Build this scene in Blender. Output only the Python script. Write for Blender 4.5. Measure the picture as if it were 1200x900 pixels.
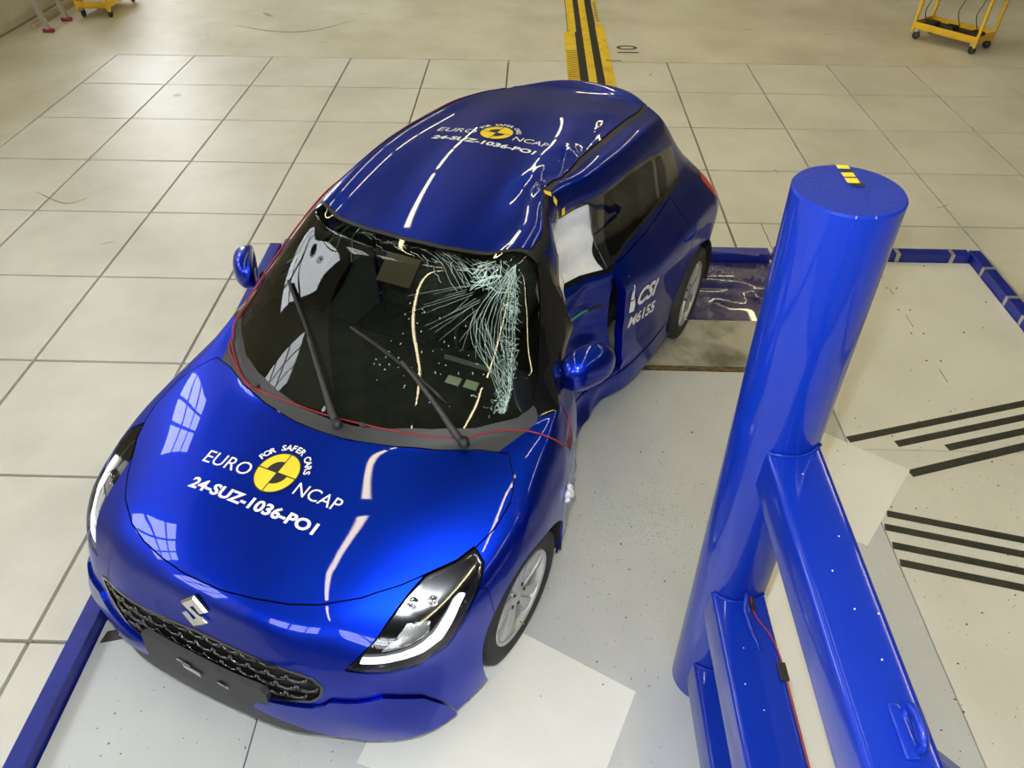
import bpy, bmesh, math, random
import numpy as np
from mathutils import Vector, Matrix
from mathutils.bvhtree import BVHTree
for o in list(bpy.data.objects): bpy.data.objects.remove(o)
random.seed(7)
sc = bpy.context.scene; COL = sc.collection
# ------------------------------------------------------------------ camera
CAM = np.array([4.908, -9.023, 2.983])
YAW, PIT, ROLL, FPX = -0.0206, 0.7321, 0.0079, 866.0
cd = bpy.data.cameras.new('camera'); cam = bpy.data.objects.new('camera', cd); COL.objects.link(cam)
_f = np.array([math.sin(YAW)*math.cos(PIT), math.cos(YAW)*math.cos(PIT), -math.sin(PIT)])
_r = np.array([math.cos(YAW), -math.sin(YAW), 0.0]); _u = np.cross(_r, _f)
R_ = math.cos(ROLL)*_r + math.sin(ROLL)*_u; U_ = -math.sin(ROLL)*_r + math.cos(ROLL)*_u
cam.matrix_world = Matrix(((R_[0], U_[0], -_f[0], CAM[0]), (R_[1], U_[1], -_f[1], CAM[1]), (R_[2], U_[2], -_f[2], CAM[2]), (0, 0, 0, 1)))
cd.sensor_fit = 'HORIZONTAL'; cd.sensor_width = 36.0; cd.lens = FPX/1200*36.0; cd.clip_start = 0.05
sc.camera = cam
# ------------------------------------------------------------------ view, world
sc.view_settings.view_transform = 'Standard'; sc.view_settings.look = 'None'
sc.view_settings.exposure = 0.24; sc.view_settings.gamma = 1.0; sc.view_settings.use_curve_mapping = False
w = bpy.data.worlds.new('hall_ambient'); sc.world = w; w.use_nodes = True
bg = w.node_tree.nodes['Background']; bg.inputs[0].default_value = (1.0, 0.95, 0.78, 1); bg.inputs[1].default_value = 0.25
fl = bpy.data.lights.new('camera_flash', 'POINT'); fl.energy = 165; fl.shadow_soft_size = 0.03; fl.color = (0.90, 0.95, 1.0)
flo = bpy.data.objects.new('camera_flash', fl); COL.objects.link(flo); flo.location = tuple(CAM + 0.10*U_ - 0.02*R_ + 0.03*_f)
# ------------------------------------------------------------------ helpers
def material(name, color=(.5, .5, .5), rough=.5, metal=0., coat=0., emit=None, estr=0., spec=.5):
    m = bpy.data.materials.new(name); m.use_nodes = True; b = m.node_tree.nodes['Principled BSDF']
    b.inputs['Base Color'].default_value = (*color, 1); b.inputs['Roughness'].default_value = rough
    b.inputs['Metallic'].default_value = metal; b.inputs['Coat Weight'].default_value = coat; b.inputs['Coat Roughness'].default_value = .015
    b.inputs['Specular IOR Level'].default_value = spec
    if emit: b.inputs['Emission Color'].default_value = (*emit, 1); b.inputs['Emission Strength'].default_value = estr
    return m
def mottle(m, dark, light, scale=3., detail=6., lo=.35, hi=.65, spots=None, rough=None, bump=0., stretch=(1, 1, 1)):
    """object-space stains: two colours mixed by noise, optional small dark specks"""
    nt = m.node_tree; N = nt.nodes; b = N['Principled BSDF']
    g = N.new('ShaderNodeNewGeometry'); mp = N.new('ShaderNodeMapping'); mp.inputs['Scale'].default_value = stretch
    nt.links.new(g.outputs['Position'], mp.inputs['Vector'])
    n = N.new('ShaderNodeTexNoise'); n.inputs['Scale'].default_value = scale; n.inputs['Detail'].default_value = detail; n.inputs['Roughness'].default_value = .6
    nt.links.new(mp.outputs[0], n.inputs['Vector'])
    r = N.new('ShaderNodeValToRGB'); r.color_ramp.elements[0].position = lo; r.color_ramp.elements[1].position = hi
    r.color_ramp.elements[0].color = (*dark, 1); r.color_ramp.elements[1].color = (*light, 1)
    nt.links.new(n.outputs['Fac'], r.inputs['Fac']); out = r.outputs['Color']
    if spots:
        sc_, thr, col, dens = spots
        v = N.new('ShaderNodeTexVoronoi'); v.inputs['Scale'].default_value = sc_; nt.links.new(g.outputs['Position'], v.inputs['Vector'])
        sz = N.new('ShaderNodeSeparateColor'); nt.links.new(v.outputs['Color'], sz.inputs[0])
        mu = N.new('ShaderNodeMath'); mu.operation = 'MULTIPLY'; mu.inputs[1].default_value = thr; nt.links.new(sz.outputs[0], mu.inputs[0])
        lt = N.new('ShaderNodeMath'); lt.operation = 'LESS_THAN'; nt.links.new(v.outputs['Distance'], lt.inputs[0]); nt.links.new(mu.outputs[0], lt.inputs[1])
        gt = N.new('ShaderNodeMath'); gt.operation = 'LESS_THAN'; gt.inputs[1].default_value = dens; nt.links.new(sz.outputs[1], gt.inputs[0])
        mm = N.new('ShaderNodeMath'); mm.operation = 'MULTIPLY'; nt.links.new(lt.outputs[0], mm.inputs[0]); nt.links.new(gt.outputs[0], mm.inputs[1])
        mx = N.new('ShaderNodeMix'); mx.data_type = 'RGBA'; nt.links.new(mm.outputs[0], mx.inputs[0]); nt.links.new(out, mx.inputs[6]); mx.inputs[7].default_value = (*col, 1); out = mx.outputs[2]
    nt.links.new(out, b.inputs['Base Color'])
    if rough:
        rr = N.new('ShaderNodeMapRange'); rr.inputs[3].default_value, rr.inputs[4].default_value = rough; nt.links.new(n.outputs['Fac'], rr.inputs[0]); nt.links.new(rr.outputs[0], b.inputs['Roughness'])
    if bump:
        n2 = N.new('ShaderNodeTexNoise'); n2.inputs['Scale'].default_value = 60; n2.inputs['Detail'].default_value = 3; nt.links.new(g.outputs['Position'], n2.inputs['Vector'])
        bp = N.new('ShaderNodeBump'); bp.inputs['Strength'].default_value = bump; bp.inputs['Distance'].default_value = .002
        nt.links.new(n2.outputs['Fac'], bp.inputs['Height']); nt.links.new(bp.outputs[0], b.inputs['Normal'])
    return m
def glass(name, tint=(1, 1, 1), ior=1.5, rough=0.0):
    m = bpy.data.materials.new(name); m.use_nodes = True; nt = m.node_tree; N = nt.nodes; N.remove(N['Principled BSDF'])
    t = N.new('ShaderNodeBsdfTransparent'); t.inputs[0].default_value = (*tint, 1); g = N.new('ShaderNodeBsdfGlossy'); g.inputs['Roughness'].default_value = rough
    f = N.new('ShaderNodeFresnel'); f.inputs[0].default_value = ior; mx = N.new('ShaderNodeMixShader')
    nt.links.new(f.outputs[0], mx.inputs[0]); nt.links.new(t.outputs[0], mx.inputs[1]); nt.links.new(g.outputs[0], mx.inputs[2]); nt.links.new(mx.outputs[0], N['Material Output'].inputs[0])
    return m
def mesh_ob(name, V, F, mat, parent=None, smooth=False, loc=None, rot=None, angle=None):
    me = bpy.data.meshes.new(name); me.from_pydata([tuple(map(float, v)) for v in V], [], [tuple(map(int, f)) for f in F])
    for m_ in (mat if isinstance(mat, (list, tuple)) else [mat]): me.materials.append(m_)
    me.polygons.foreach_set('use_smooth', [smooth]*len(me.polygons))
    if smooth and angle: me.set_sharp_from_angle(angle=angle)
    me.update(); o = bpy.data.objects.new(name, me); COL.objects.link(o)
    if parent is not None: o.parent = parent
    if loc is not None: o.location = loc
    if rot is not None: o.rotation_euler = rot
    return o
def tag(o, label=None, cat=None, group=None, kind=None):
    if label: o['label'] = label
    if cat: o['category'] = cat
    if group: o['group'] = group
    if kind: o['kind'] = kind
    return o
def empty(name, loc=(0, 0, 0), rz=0., label=None, cat=None, group=None):
    o = bpy.data.objects.new(name, None); COL.objects.link(o); o.location = loc; o.rotation_euler = (0, 0, rz); o.empty_display_size = .1
    return tag(o, label, cat, group)
class MB:
    def __init__(s): s.v = []; s.f = []
    def add(s, V, F):
        n = len(s.v); s.v += [tuple(v) for v in V]; s.f += [tuple(i + n for i in f) for f in F]; return s
    def box(s, c, d, M=None, bev=0.):
        c = Vector(c); h = Vector(d)/2
        if bev <= 0:
            P = [Vector((x*h.x, y*h.y, z*h.z)) for x in (-1, 1) for y in (-1, 1) for z in (-1, 1)]
            F = [(0, 1, 3, 2), (4, 6, 7, 5), (0, 4, 5, 1), (2, 3, 7, 6), (0, 2, 6, 4), (1, 5, 7, 3)]
        else:
            bm = bmesh.new(); bmesh.ops.create_cube(bm, size=1)
            for v in bm.verts: v.co = Vector((v.co.x*d[0], v.co.y*d[1], v.co.z*d[2]))
            bmesh.ops.bevel(bm, geom=bm.edges[:], offset=bev, segments=2, affect='EDGES', profile=.6)
            bm.verts.ensure_lookup_table(); P = [v.co.copy() for v in bm.verts]; F = [[v.index for v in f.verts] for f in bm.faces]; bm.free()
        if M is not None: P = [M @ p for p in P]
        return s.add([p + c for p in P], F)
    def tube(s, pts, r, n=8, closed=False, caps=True):
        pts = [Vector(p) for p in pts]; m = len(pts); rad = r if hasattr(r, '__len__') else [r]*m
        V = []; prev = None
        for i, p in enumerate(pts):
            t = (pts[min(i+1, m-1)] - pts[max(i-1, 0)]) if not closed else (pts[(i+1) % m] - pts[i-1]); t.normalize()
            if prev is None: a = t.orthogonal().normalized()
            else: a = (prev - t*prev.dot(t)).normalized()
            prev = a; b = t.cross(a)
            for k in range(n):
                w_ = 2*math.pi*k/n; V.append(p + rad[i]*(math.cos(w_)*a + math.sin(w_)*b))
        F = [(i*n+k, i*n+(k+1) % n, ((i+1) % m)*n+(k+1) % n, ((i+1) % m)*n+k) for i in range(m if closed else m-1) for k in range(n)]
        if caps and not closed: F += [tuple(range(n))[::-1], tuple((m-1)*n+k for k in range(n))]
        return s.add(V, F)
    def lathe(s, prof, n=32, M=None):
        """prof: (r, h) pairs around local y axis"""
        V = []
        for (r, h) in prof:
            for k in range(n):
                a = 2*math.pi*k/n; V.append(Vector((r*math.cos(a), h, r*math.sin(a))))
        m = len(prof)
        F = [(i*n+k, (i+1)*n+k, (i+1)*n+(k+1) % n, i*n+(k+1) % n) for i in range(m-1) for k in range(n)]
        if M is not None: V = [M @ v for v in V]
        return s.add(V, F)
    def prism(s, poly, h0, h1, M=None):
        n = len(poly); V = [Vector((p[0], p[1], h0)) for p in poly] + [Vector((p[0], p[1], h1)) for p in poly]
        F = [tuple(range(n))[::-1], tuple(range(n, 2*n))] + [(i, (i+1) % n, n+(i+1) % n, n+i) for i in range(n)]
        if M is not None: V = [M @ v for v in V]
        return s.add(V, F)
    def ob(s, name, mat, parent=None, smooth=False, angle=None, **k): return mesh_ob(name, s.v, s.f, mat, parent, smooth, angle=angle, **k)
def spline(pts, n=8):
    pts = [np.array(p, float) for p in pts]; out = []
    for i in range(len(pts)-1):
        p0, p1, p2, p3 = pts[max(i-1, 0)], pts[i], pts[i+1], pts[min(i+2, len(pts)-1)]
        for k in range(n):
            t = k/n; out.append(.5*(2*p1 + (p2-p0)*t + (2*p0-5*p1+4*p2-p3)*t*t + (3*p1-p0-3*p2+p3)*t**3))
    out.append(pts[-1]); return out
def text_tris(txt, size, offset=0., shear=0., grid=None, align='CENTER', spacing=1.):
    """flat text mesh, cut on a grid so that it can follow a curved panel"""
    cu = bpy.data.curves.new('t', 'FONT'); cu.body = txt; cu.size = size; cu.offset = offset; cu.shear = shear; cu.align_x = align; cu.resolution_u = 3; cu.space_character = spacing
    ob = bpy.data.objects.new('t', cu); COL.objects.link(ob); dg = bpy.context.evaluated_depsgraph_get(); me = bpy.data.meshes.new_from_object(ob.evaluated_get(dg))
    bm = bmesh.new(); bm.from_mesh(me); bpy.data.objects.remove(ob); bpy.data.curves.remove(cu); bpy.data.meshes.remove(me)
    if grid and bm.verts:
        for ax in (0, 1):
            c_ = [v.co[ax] for v in bm.verts]; q = math.ceil(min(c_)/grid)*grid
            while q < max(c_):
                no = [0, 0, 0]; no[ax] = 1; co = [0, 0, 0]; co[ax] = q
                bmesh.ops.bisect_plane(bm, geom=bm.verts[:]+bm.edges[:]+bm.faces[:], plane_co=co, plane_no=no); q += grid
    bm.verts.ensure_lookup_table(); bm.verts.index_update()
    V = [(v.co.x, v.co.y) for v in bm.verts]; F = [[v.index for v in f.verts] for f in bm.faces]; bm.free(); return V, F
# ------------------------------------------------------------------ car body surface (car frame: x forward, y left, z up)
SHEAR = 0.065
CAR_O = (4.643, -5.886, 0.0); CAR_YAW = -2.025
XS = np.array([-1.7, -1.4, -1.2, -.9, -.6, -.36, -.252, -.248, -.12, 0, .12, .25, .4, .6, .9, 1.15])
GS = np.array([0, .03, .09, .15, .24, .37, .44, .66, .93, 1, 1, .9, .5, .22, .06, 0])
GM = np.array([0, .03, .09, .15, .25, .40, .53, .535, .85, .97, 1, .9, .5, .22, .06, 0])
GT = np.array([0, .10, .16, .22, .34, .52, .64, .645, .9, 1, .75, .30, .06, 0, 0, 0])
def damage(P):
    P = np.asarray(P, float).copy(); x, y, z = P[:, 0], P[:, 1], P[:, 2]
    hz = np.clip((z - .94)/.14, 0, 1)
    wst = np.clip((z - .34)/.05, 0, 1)*np.clip((.93 - z)/.05, 0, 1)
    g = (np.interp(x, XS, GS)*wst + np.interp(x, XS, GM)*(1-wst))*(1-hz) + np.interp(x, XS, GT)*hz
    D = np.interp(z, [.15, .3, .45, .60, .72, .80, .87, .92, .97, 1.15, 1.36, 1.5], [.16, .22, .31, .36, .385, .36, .30, .285, .32, .27, .17, .14])
    wy = np.clip((y - .12)/.40, 0, 1); wy = wy*wy*(3 - 2*wy)
    # crumpled sheet metal inside the dent, and the buckled left edge of the roof
    lowd = np.clip((.97 - z)/.05, 0, 1)*np.clip((y - .5)/.2, 0, 1)*np.exp(-((x - .02)/.26)**2)
    cr = .018*np.abs(np.sin(9*x + 14*z)) + .012*np.sin(31*z - 7*x)
    up = np.clip((z - 1.3)/.05, 0, 1)
    def ridge(ax, ay, bx, by, wd, h):
        dx, dy = bx-ax, by-ay; L = math.hypot(dx, dy); t = ((x-ax)*dx + (y-ay)*dy)/L; s_ = ((x-ax)*-dy + (y-ay)*dx)/L
        return h*np.exp(-np.abs(s_)/wd)*np.clip(np.minimum(t, L-t)/.10 + .5, 0, 1)
    dz = ridge(.02, .52, -.20, .34, .030, .012) - ridge(-.14, .50, -.40, .32, .045, .018) + ridge(-.34, .46, -.52, .28, .03, .009) - ridge(-.45, .40, -.95, .30, .06, .014)
    P[:, 1] = y - g*D*wy - lowd*cr
    P[:, 2] = z + dz*up
    return P
def warp(P):
    P = damage(P); z = np.interp(P[:, 2], [.95, 1.45], [1, 0]); P[:, 1] += z*np.interp(P[:, 0], [.45, .75, .95, 1.25, 1.7], [0, .04, .055, .04, 0]); P[:, 0] -= SHEAR*P[:, 1]; return P
# stations: rows k0..k4 (sill .. belt) then m5..m8 (hood edge/pillar/rail .. centre line); right half is mirrored
ST = [
 [(1.86,.79,.20),(1.90,.72,.34),(1.865,.69,.50),(1.79,.725,.635),(1.70,.67,.715),(1.80,.52,.725),(1.86,.36,.73),(1.905,.18,.735),(1.915,0,.735)],
 [(1.62,.895,.20),(1.62,.885,.34),(1.61,.85,.53),(1.57,.835,.69),(1.53,.735,.765),(1.60,.53,.80),(1.66,.36,.81),(1.70,.18,.815),(1.71,0,.815)],
 [(1.36,.89,.20),(1.36,.885,.36),(1.36,.89,.58),(1.34,.87,.745),(1.30,.80,.83),(1.36,.56,.875),(1.40,.38,.885),(1.43,.19,.89),(1.44,0,.89)],
 [(1.08,.86,.20),(1.08,.885,.36),(1.08,.895,.60),(1.07,.88,.77),(1.03,.81,.90),(1.08,.655,.925),(1.22,.41,.925),(1.285,.19,.925),(1.30,0,.927)],
 [(.86,.862,.20),(.86,.875,.36),(.86,.888,.60),(.86,.875,.79),(.82,.815,.94),(.90,.735,.955),(1.16,.42,.950),(1.215,.18,.948),(1.225,0,.948)],
 [(.25,.862,.20),(.25,.868,.36),(.25,.885,.60),(.25,.88,.80),(.22,.785,.965),(.40,.555,1.345),(.505,.38,1.387),(.565,.20,1.402),(.585,0,1.408)],
 [(.0,.862,.20),(.0,.868,.36),(.0,.885,.60),(.0,.88,.80),(-.02,.775,.97),(.0,.60,1.372),(.0,.45,1.428),(.0,.24,1.450),(.0,0,1.456)],
 [(-.45,.862,.20),(-.45,.868,.36),(-.45,.885,.60),(-.45,.878,.81),(-.45,.768,.985),(-.45,.615,1.375),(-.45,.46,1.432),(-.45,.24,1.454),(-.45,0,1.46)],
 [(-.95,.862,.20),(-.95,.87,.36),(-.95,.89,.62),(-.95,.878,.83),(-.95,.757,1.0),(-.95,.60,1.345),(-.95,.45,1.402),(-.95,.24,1.426),(-.95,0,1.432)],
 [(-1.30,.862,.22),(-1.30,.865,.38),(-1.30,.88,.63),(-1.30,.865,.84),(-1.30,.74,1.0),(-1.22,.575,1.295),(-1.29,.43,1.350),(-1.32,.23,1.372),(-1.33,0,1.378)],
 [(-1.52,.76,.24),(-1.56,.78,.38),(-1.56,.80,.62),(-1.53,.80,.84),(-1.47,.69,.99),(-1.33,.52,1.23),(-1.38,.385,1.30),(-1.50,.23,1.332),(-1.53,0,1.345)],
]
FR = [[(1.985,.56,.20),(2.05,.38,.20),(2.07,.19,.20),(2.075,0,.20)], [(1.99,.55,.34),(2.045,.37,.34),(2.065,.19,.34),(2.07,0,.34)],
      [(1.955,.54,.50),(2.01,.37,.50),(2.03,.18,.50),(2.035,0,.50)], [(1.89,.53,.635),(1.945,.365,.64),(1.97,.18,.64),(1.975,0,.64)]]
RR = [[(-1.66,.52,.25),(-1.70,.38,.25),(-1.71,.2,.25),(-1.715,0,.25)], [(-1.69,.52,.4),(-1.73,.38,.4),(-1.745,.2,.4),(-1.75,0,.4)],
      [(-1.66,.52,.64),(-1.69,.38,.64),(-1.70,.2,.64),(-1.705,0,.64)], [(-1.60,.51,.92),(-1.63,.38,.93),(-1.645,.2,.94),(-1.65,0,.94)]]
def _lerp(t, h=(0, 0, 0, 0, 0, .010, .013, .015, .016)):
    a, b = ST[4], ST[5]; return [tuple(np.array(p)*(1-t) + np.array(q)*t + np.array([.6, 0, .8])*hh*4*t*(1-t)) for p, q, hh in zip(a, b, h)]
ST[5:5] = [_lerp(.12), _lerp(.5), _lerp(.88)]
def body_cage():
    V = []; key = {}; F = []; T = []
    def vid(p):
        k = tuple(round(c, 5) for c in p)
        if k not in key: key[k] = len(V); V.append(p)
        return key[k]
    def quad(a, b, c, d, tag):
        for s in (1, -1):
            q = [vid((p[0], s*p[1], p[2])) for p in (a, b, c, d)]
            F.append(q if s < 0 else q[::-1])
            T.append({'side': 0 if s > 0 else 1, 'top': 2, 'front': 3, 'rear': 4}[tag])
    for i in range(len(ST)-1):
        for k in range(8):
            quad(ST[i][k], ST[i][k+1], ST[i+1][k+1], ST[i+1][k], 'side' if k < 5 else 'top')
    fg = [[ST[0][k]] + FR[k] for k in range(4)] + [[ST[0][m] for m in range(4, 9)]]
    rg = [[ST[-1][k]] + RR[k] for k in range(4)] + [[ST[-1][m] for m in range(4, 9)]]
    for k in range(4):
        for m in range(4):
            quad(fg[k][m], fg[k][m+1], fg[k+1][m+1], fg[k+1][m], 'front')
            quad(rg[k][m+1], rg[k][m], rg[k+1][m], rg[k+1][m+1], 'rear')
    return np.array(V, float), F, np.array(T)
def subdivided(V, F, T, level, crease_pts=None):
    me = bpy.data.meshes.new('tmp'); me.from_pydata([tuple(v) for v in V], [], F); 
    for i in range(5): me.materials.append(None)
    me.polygons.foreach_set('material_index', T.astype(np.int32)); me.update()
    ob = bpy.data.objects.new('tmp', me); COL.objects.link(ob)
    md = ob.modifiers.new('s', 'SUBSURF'); md.levels = 1; md.render_levels = 1; md.quality = 4; md.boundary_smooth = 'PRESERVE_CORNERS'
    target = V.copy(); cage = V.copy(); n = len(V)
    for it in range(9):
        me.vertices.foreach_set('co', cage.ravel()); me.update()
        if it == 8: md.levels = level
        dg = bpy.context.evaluated_depsgraph_get(); dg.update(); ev = ob.evaluated_get(dg).to_mesh()
        co = np.empty(len(ev.vertices)*3); ev.vertices.foreach_get('co', co); co = co.reshape(-1, 3)
        if it < 8: cage += 0.8*(target - co[:n])
    nf = len(ev.polygons); lv = np.empty(nf*4, np.int32); ev.polygons.foreach_get('vertices', lv)
    tg = np.empty(nf, np.int32); ev.polygons.foreach_get('material_index', tg)
    bpy.data.objects.remove(ob); bpy.data.meshes.remove(me)
    return co, lv.reshape(-1, 4), tg
BV, BF, BT = body_cage()
BV, BF, BT = subdivided(BV, BF, BT, 4)
# ------------------------------------------------------------------ materials
M = {}
def paint(name, c, rough=.38, metal=.75):
    m = material(name, c, rough, metal, coat=.75); return m
M['paint'] = paint('blue_metallic_paint', (.002, .024, .45), .40, 1.0)
M['rig'] = material('blue_rig_enamel', (.001, .024, .34), .42, 0, coat=.8, spec=.2); M['rig'].node_tree.nodes['Principled BSDF'].inputs['Coat Roughness'].default_value = .06
def add_bump(m, scale, strength, dist):
    N = m.node_tree.nodes; g = N.new('ShaderNodeNewGeometry'); n = N.new('ShaderNodeTexNoise'); n.inputs['Scale'].default_value = scale; n.inputs['Detail'].default_value = 3
    b = N.new('ShaderNodeBump'); b.inputs['Strength'].default_value = strength; b.inputs['Distance'].default_value = dist
    m.node_tree.links.new(g.outputs['Position'], n.inputs['Vector']); m.node_tree.links.new(n.outputs['Fac'], b.inputs['Height']); m.node_tree.links.new(b.outputs[0], N['Principled BSDF'].inputs['Normal'])
add_bump(M['rig'], 45, .25, .003)
M['rigtop'] = material('blue_rig_cut_end', (.004, .026, .32), .42, spec=.3); add_bump(M['rigtop'], 120, .6, .004)
M['curb'] = mottle(material('scuffed_blue_enamel', (.01, .02, .3), .35), (.008, .014, .20), (.015, .03, .34), 9, 5, .3, .7)
M['bluesteel'] = mottle(material('worn_blue_steel', (.01, .02, .2), .22, 0, coat=.6), (.006, .010, .11), (.08, .06, .15), 3.0, 7, .45, .78, rough=(.12, .4)); add_bump(M['bluesteel'], 6, .35, .02)
M['black'] = material('black_plastic', (.012, .012, .013), .5); M['gloss'] = material('gloss_black', (.006, .006, .007), .12, 0, coat=1.)
M['grey'] = material('dark_grey_plastic', (.035, .036, .038), .55); M['rubber'] = mottle(material('tyre_rubber', (.03, .028, .026), .75), (.022, .021, .020), (.040, .037, .033), 8)
M['alloy'] = material('silver_alloy', (.62, .62, .61), .33, .6); M['chrome'] = material('chrome', (.75, .75, .76), .08, 1.)
M['white'] = material('white_vinyl', (.86, .86, .86), .4); M['yellow'] = material('marker_yellow', (.85, .62, .03), .45); M['tblack'] = material('marker_black', (.010, .010, .010), .5)
M['cartyellow'] = mottle(material('cart_yellow', (.8, .45, .02), .45), (.70, .40, .01), (.82, .50, .02), 4)
M['glass'] = glass('window_glass', (.62, .66, .58)); M['dark_glass'] = glass('privacy_glass', (.16, .15, .12)); M['lens'] = glass('lamp_lens', (.93, .94, .95), 1.45); M['wglass'] = glass('windscreen_glass', (.66, .72, .62), 1.5)
M['crack'] = material('crazed_glass', (.42, .58, .53), .25); M['airbag'] = mottle(material('airbag_cloth', (.8, .8, .8), .8), (.70, .71, .72), (.85, .85, .85), 9)
M['drl'] = material('lamp_light_guide', (.9, .9, .9), .4, emit=(1, .99, 1), estr=1.0); M['silver'] = material('reflector_silver', (.55, .56, .55), .25, .8)
M['red'] = material('red_cable', (.28, .010, .016), .5); M['redlamp'] = material('red_lens', (.75, .03, .02), .15, 0, coat=.6); M['redrubber'] = material('red_rubber_foot', (.32, .03, .05), .6)
M['interior'] = mottle(material('dark_interior', (.02, .02, .018), .7), (.014, .014, .013), (.03, .03, .026), 10); M['seat'] = mottle(material('grey_seat_cloth', (.05, .05, .045), .85), (.035, .036, .033), (.065, .065, .06), 30)
M['seatpad'] = material('light_grey_trim', (.16, .18, .17), .7)
M['alu'] = material('aluminium', (.55, .55, .54), .4, .7); M['paper'] = material('white_card', (.55, .58, .5), .7); M['brown'] = material('brown_card', (.10, .075, .05), .8)
M['rail'] = mottle(material('yellow_floor_paint', (.75, .52, .03), .55), (.50, .36, .06), (.80, .56, .02), 7, 7, .3, .5)
M['hazard'] = material('dark_ochre_stripe', (.12, .07, .01), .6); M['groove'] = material('dark_slot', (.012, .010, .008), .6)
M['tile'] = mottle(material('floor_tile_concrete', (.6, .58, .5), .38), (.56, .545, .48), (.69, .68, .62), 1.1, 8, .30, .62, spots=(1.6, .10, (.42, .39, .31), .12), rough=(.30, .52))
M['floor'] = mottle(material('bare_concrete', (.6, .58, .5), .42), (.50, .47, .37), (.68, .66, .57), .8, 9, .30, .62, rough=(.32, .55))
M['joint'] = mottle(material('tile_joint', (.2, .19, .16), .8), (.20, .19, .155), (.29, .27, .22), 6)
M['deck'] = mottle(material('grey_painted_deck', (.55, .56, .57), .35), (.50, .52, .53), (.59, .61, .62), 1.3, 7, .3, .65, spots=(28, .16, (.16, .17, .16), .10), rough=(.28, .45))
M['board'] = mottle(material('cream_board', (.66, .65, .58), .45), (.66, .655, .60), (.74, .735, .68), 1.5, 7, .3, .6, spots=(22, .15, (.16, .16, .15), .09), rough=(.35, .55))
M['sheet'] = mottle(material('white_sheet', (.74, .74, .69), .5), (.80, .80, .76), (.86, .86, .82), 2, 5, .3, .6, spots=(20, .12, (.3, .3, .28), .06))
M['strip'] = mottle(material('worn_concrete_strip', (.4, .38, .3), .6), (.16, .145, .11), (.46, .44, .37), 3.2, 8, .34, .56)
M['rust'] = mottle(material('rusty_edge', (.15, .1, .05), .8), (.06, .04, .02), (.22, .15, .07), 20)
M['tape'] = mottle(material('black_floor_tape', (.03, .03, .027), .5), (.026, .026, .022), (.045, .043, .036), 15, spots=(30, .1, (.3, .3, .27), .12))
M['wall'] = mottle(material('painted_wall', (.55, .52, .42), .7), (.50, .47, .38), (.58, .55, .45), 1.5); M['ceil'] = material('dark_ceiling', (.03, .03, .028), .8); M['walldark'] = material('grey_wall', (.16, .155, .14), .8)
M['pane'] = material('daylit_pane', (.8, .8, .8), .5, emit=(.9, .95, 1.0), estr=8); M['tube'] = material('strip_light', (.9, .9, .9), .5, emit=(1, .85, .47), estr=22)
M['scuff'] = material('black_marking', (.06, .055, .04), .7)
def fade(m, level):
    return m
# ------------------------------------------------------------------ the setting
S = .93
PX0, PX1, PY1 = 2.99, 8.29, -4.165          # the pit with the test deck
XA, XB, YA, YB, HT = -1.70, 17.0, -15.0, 13.0, 6.6
def slab(name, x0, x1, y0, y1, z0, z1, mat, kind=None, parent=None, bev=0):
    o = MB().box(((x0+x1)/2, (y0+y1)/2, (z0+z1)/2), (x1-x0, y1-y0, z1-z0), bev=bev).ob(name, mat, parent)
    return tag(o, kind=kind) if kind else o
floor = MB()
for (x0, x1, y0, y1) in ((XA, XB, 0.006, YB), (XA, -.006, YA, 0.006), (-.006, 12*S+.006, -11*S, .006), (12*S+.006, XB, YA, .006), (-.006, 12*S+.006, YA, -11*S)):
    pass
floor = slab('floor', XA, XB, YA, YB, -.10, -.03, M['joint'], 'structure')
def floor_piece(x0, x1, y0, y1, mat, z1=0.): return slab('tile', x0, x1, y0, y1, -.03, z1, mat, None, floor)
G = .0095
for a in ((XA, XB, .006, YB), (XA, -.006, YA, .006), (12*S+.006, XB, YA, .006)):
    slab('screed', *a, -.03, 0, M['floor'], None, floor)
tile_me = None
for i in range(12):
    for j in range(11):
        x0, x1, y1, y0 = i*S+G, (i+1)*S-G, -j*S-G, -(j+1)*S+G
        if x1 > PX0 and x0 < PX1 and y0 < PY1:
            if y0 < PY1 < y1 and x0 < PX0 - .05: floor_piece(x0, PX0-.005, y0, PY1-.004, M['tile'])
            if y0 < PY1 < y1 and x1 > PX1 + .02: floor_piece(PX1+.005, x1, y0, PY1-.004, M['tile'])
            if y1 > PY1 + .05:                    # cut tiles along the far edge of the pit
                xm = 6.78 if i == 7 else None
                for (a, b) in (((x0, xm-.004), (xm+.004, x1)) if xm else ((x0, x1),)): floor_piece(max(a, 2.79+G), min(b, 8.37-G), PY1+.006, y1, M['tile'])
            elif x0 < PX0 - .05: floor_piece(x0, PX0-.005, y0, y1, M['tile'])
            elif x1 > PX1 + .02: floor_piece(PX1+.005, x1, y0, y1, M['tile'])
            continue
        if tile_me is None:
            o = MB().box((0, 0, -.015), (S-2*G, S-2*G, .03)).ob('tile', M['tile'], floor); tile_me = o.data
        else: o = bpy.data.objects.new('tile', tile_me); COL.objects.link(o); o.parent = floor
        o.location = ((x0+x1)/2, (y0+y1)/2, random.uniform(-.0012, .0008))
slab('wall_left', XA-.2, XA, YA, YB, -.1, HT, M['wall'], 'structure'); slab('wall_right', XB, XB+.2, YA, YB, -.1, HT, M['walldark'], 'structure')
slab('wall_back', XA, XB, YB, YB+.2, -.1, HT, M['walldark'], 'structure'); slab('wall_front', XA, XB, YA-.2, YA, -.1, HT, M['walldark'], 'structure')
slab('baseboard_left', XA, XA+.015, YA, YB, 0, .02, M['joint'], 'structure')
slab('ceiling', XA, XB, YA, YB, HT, HT+.15, M['ceil'], 'structure')
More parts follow.
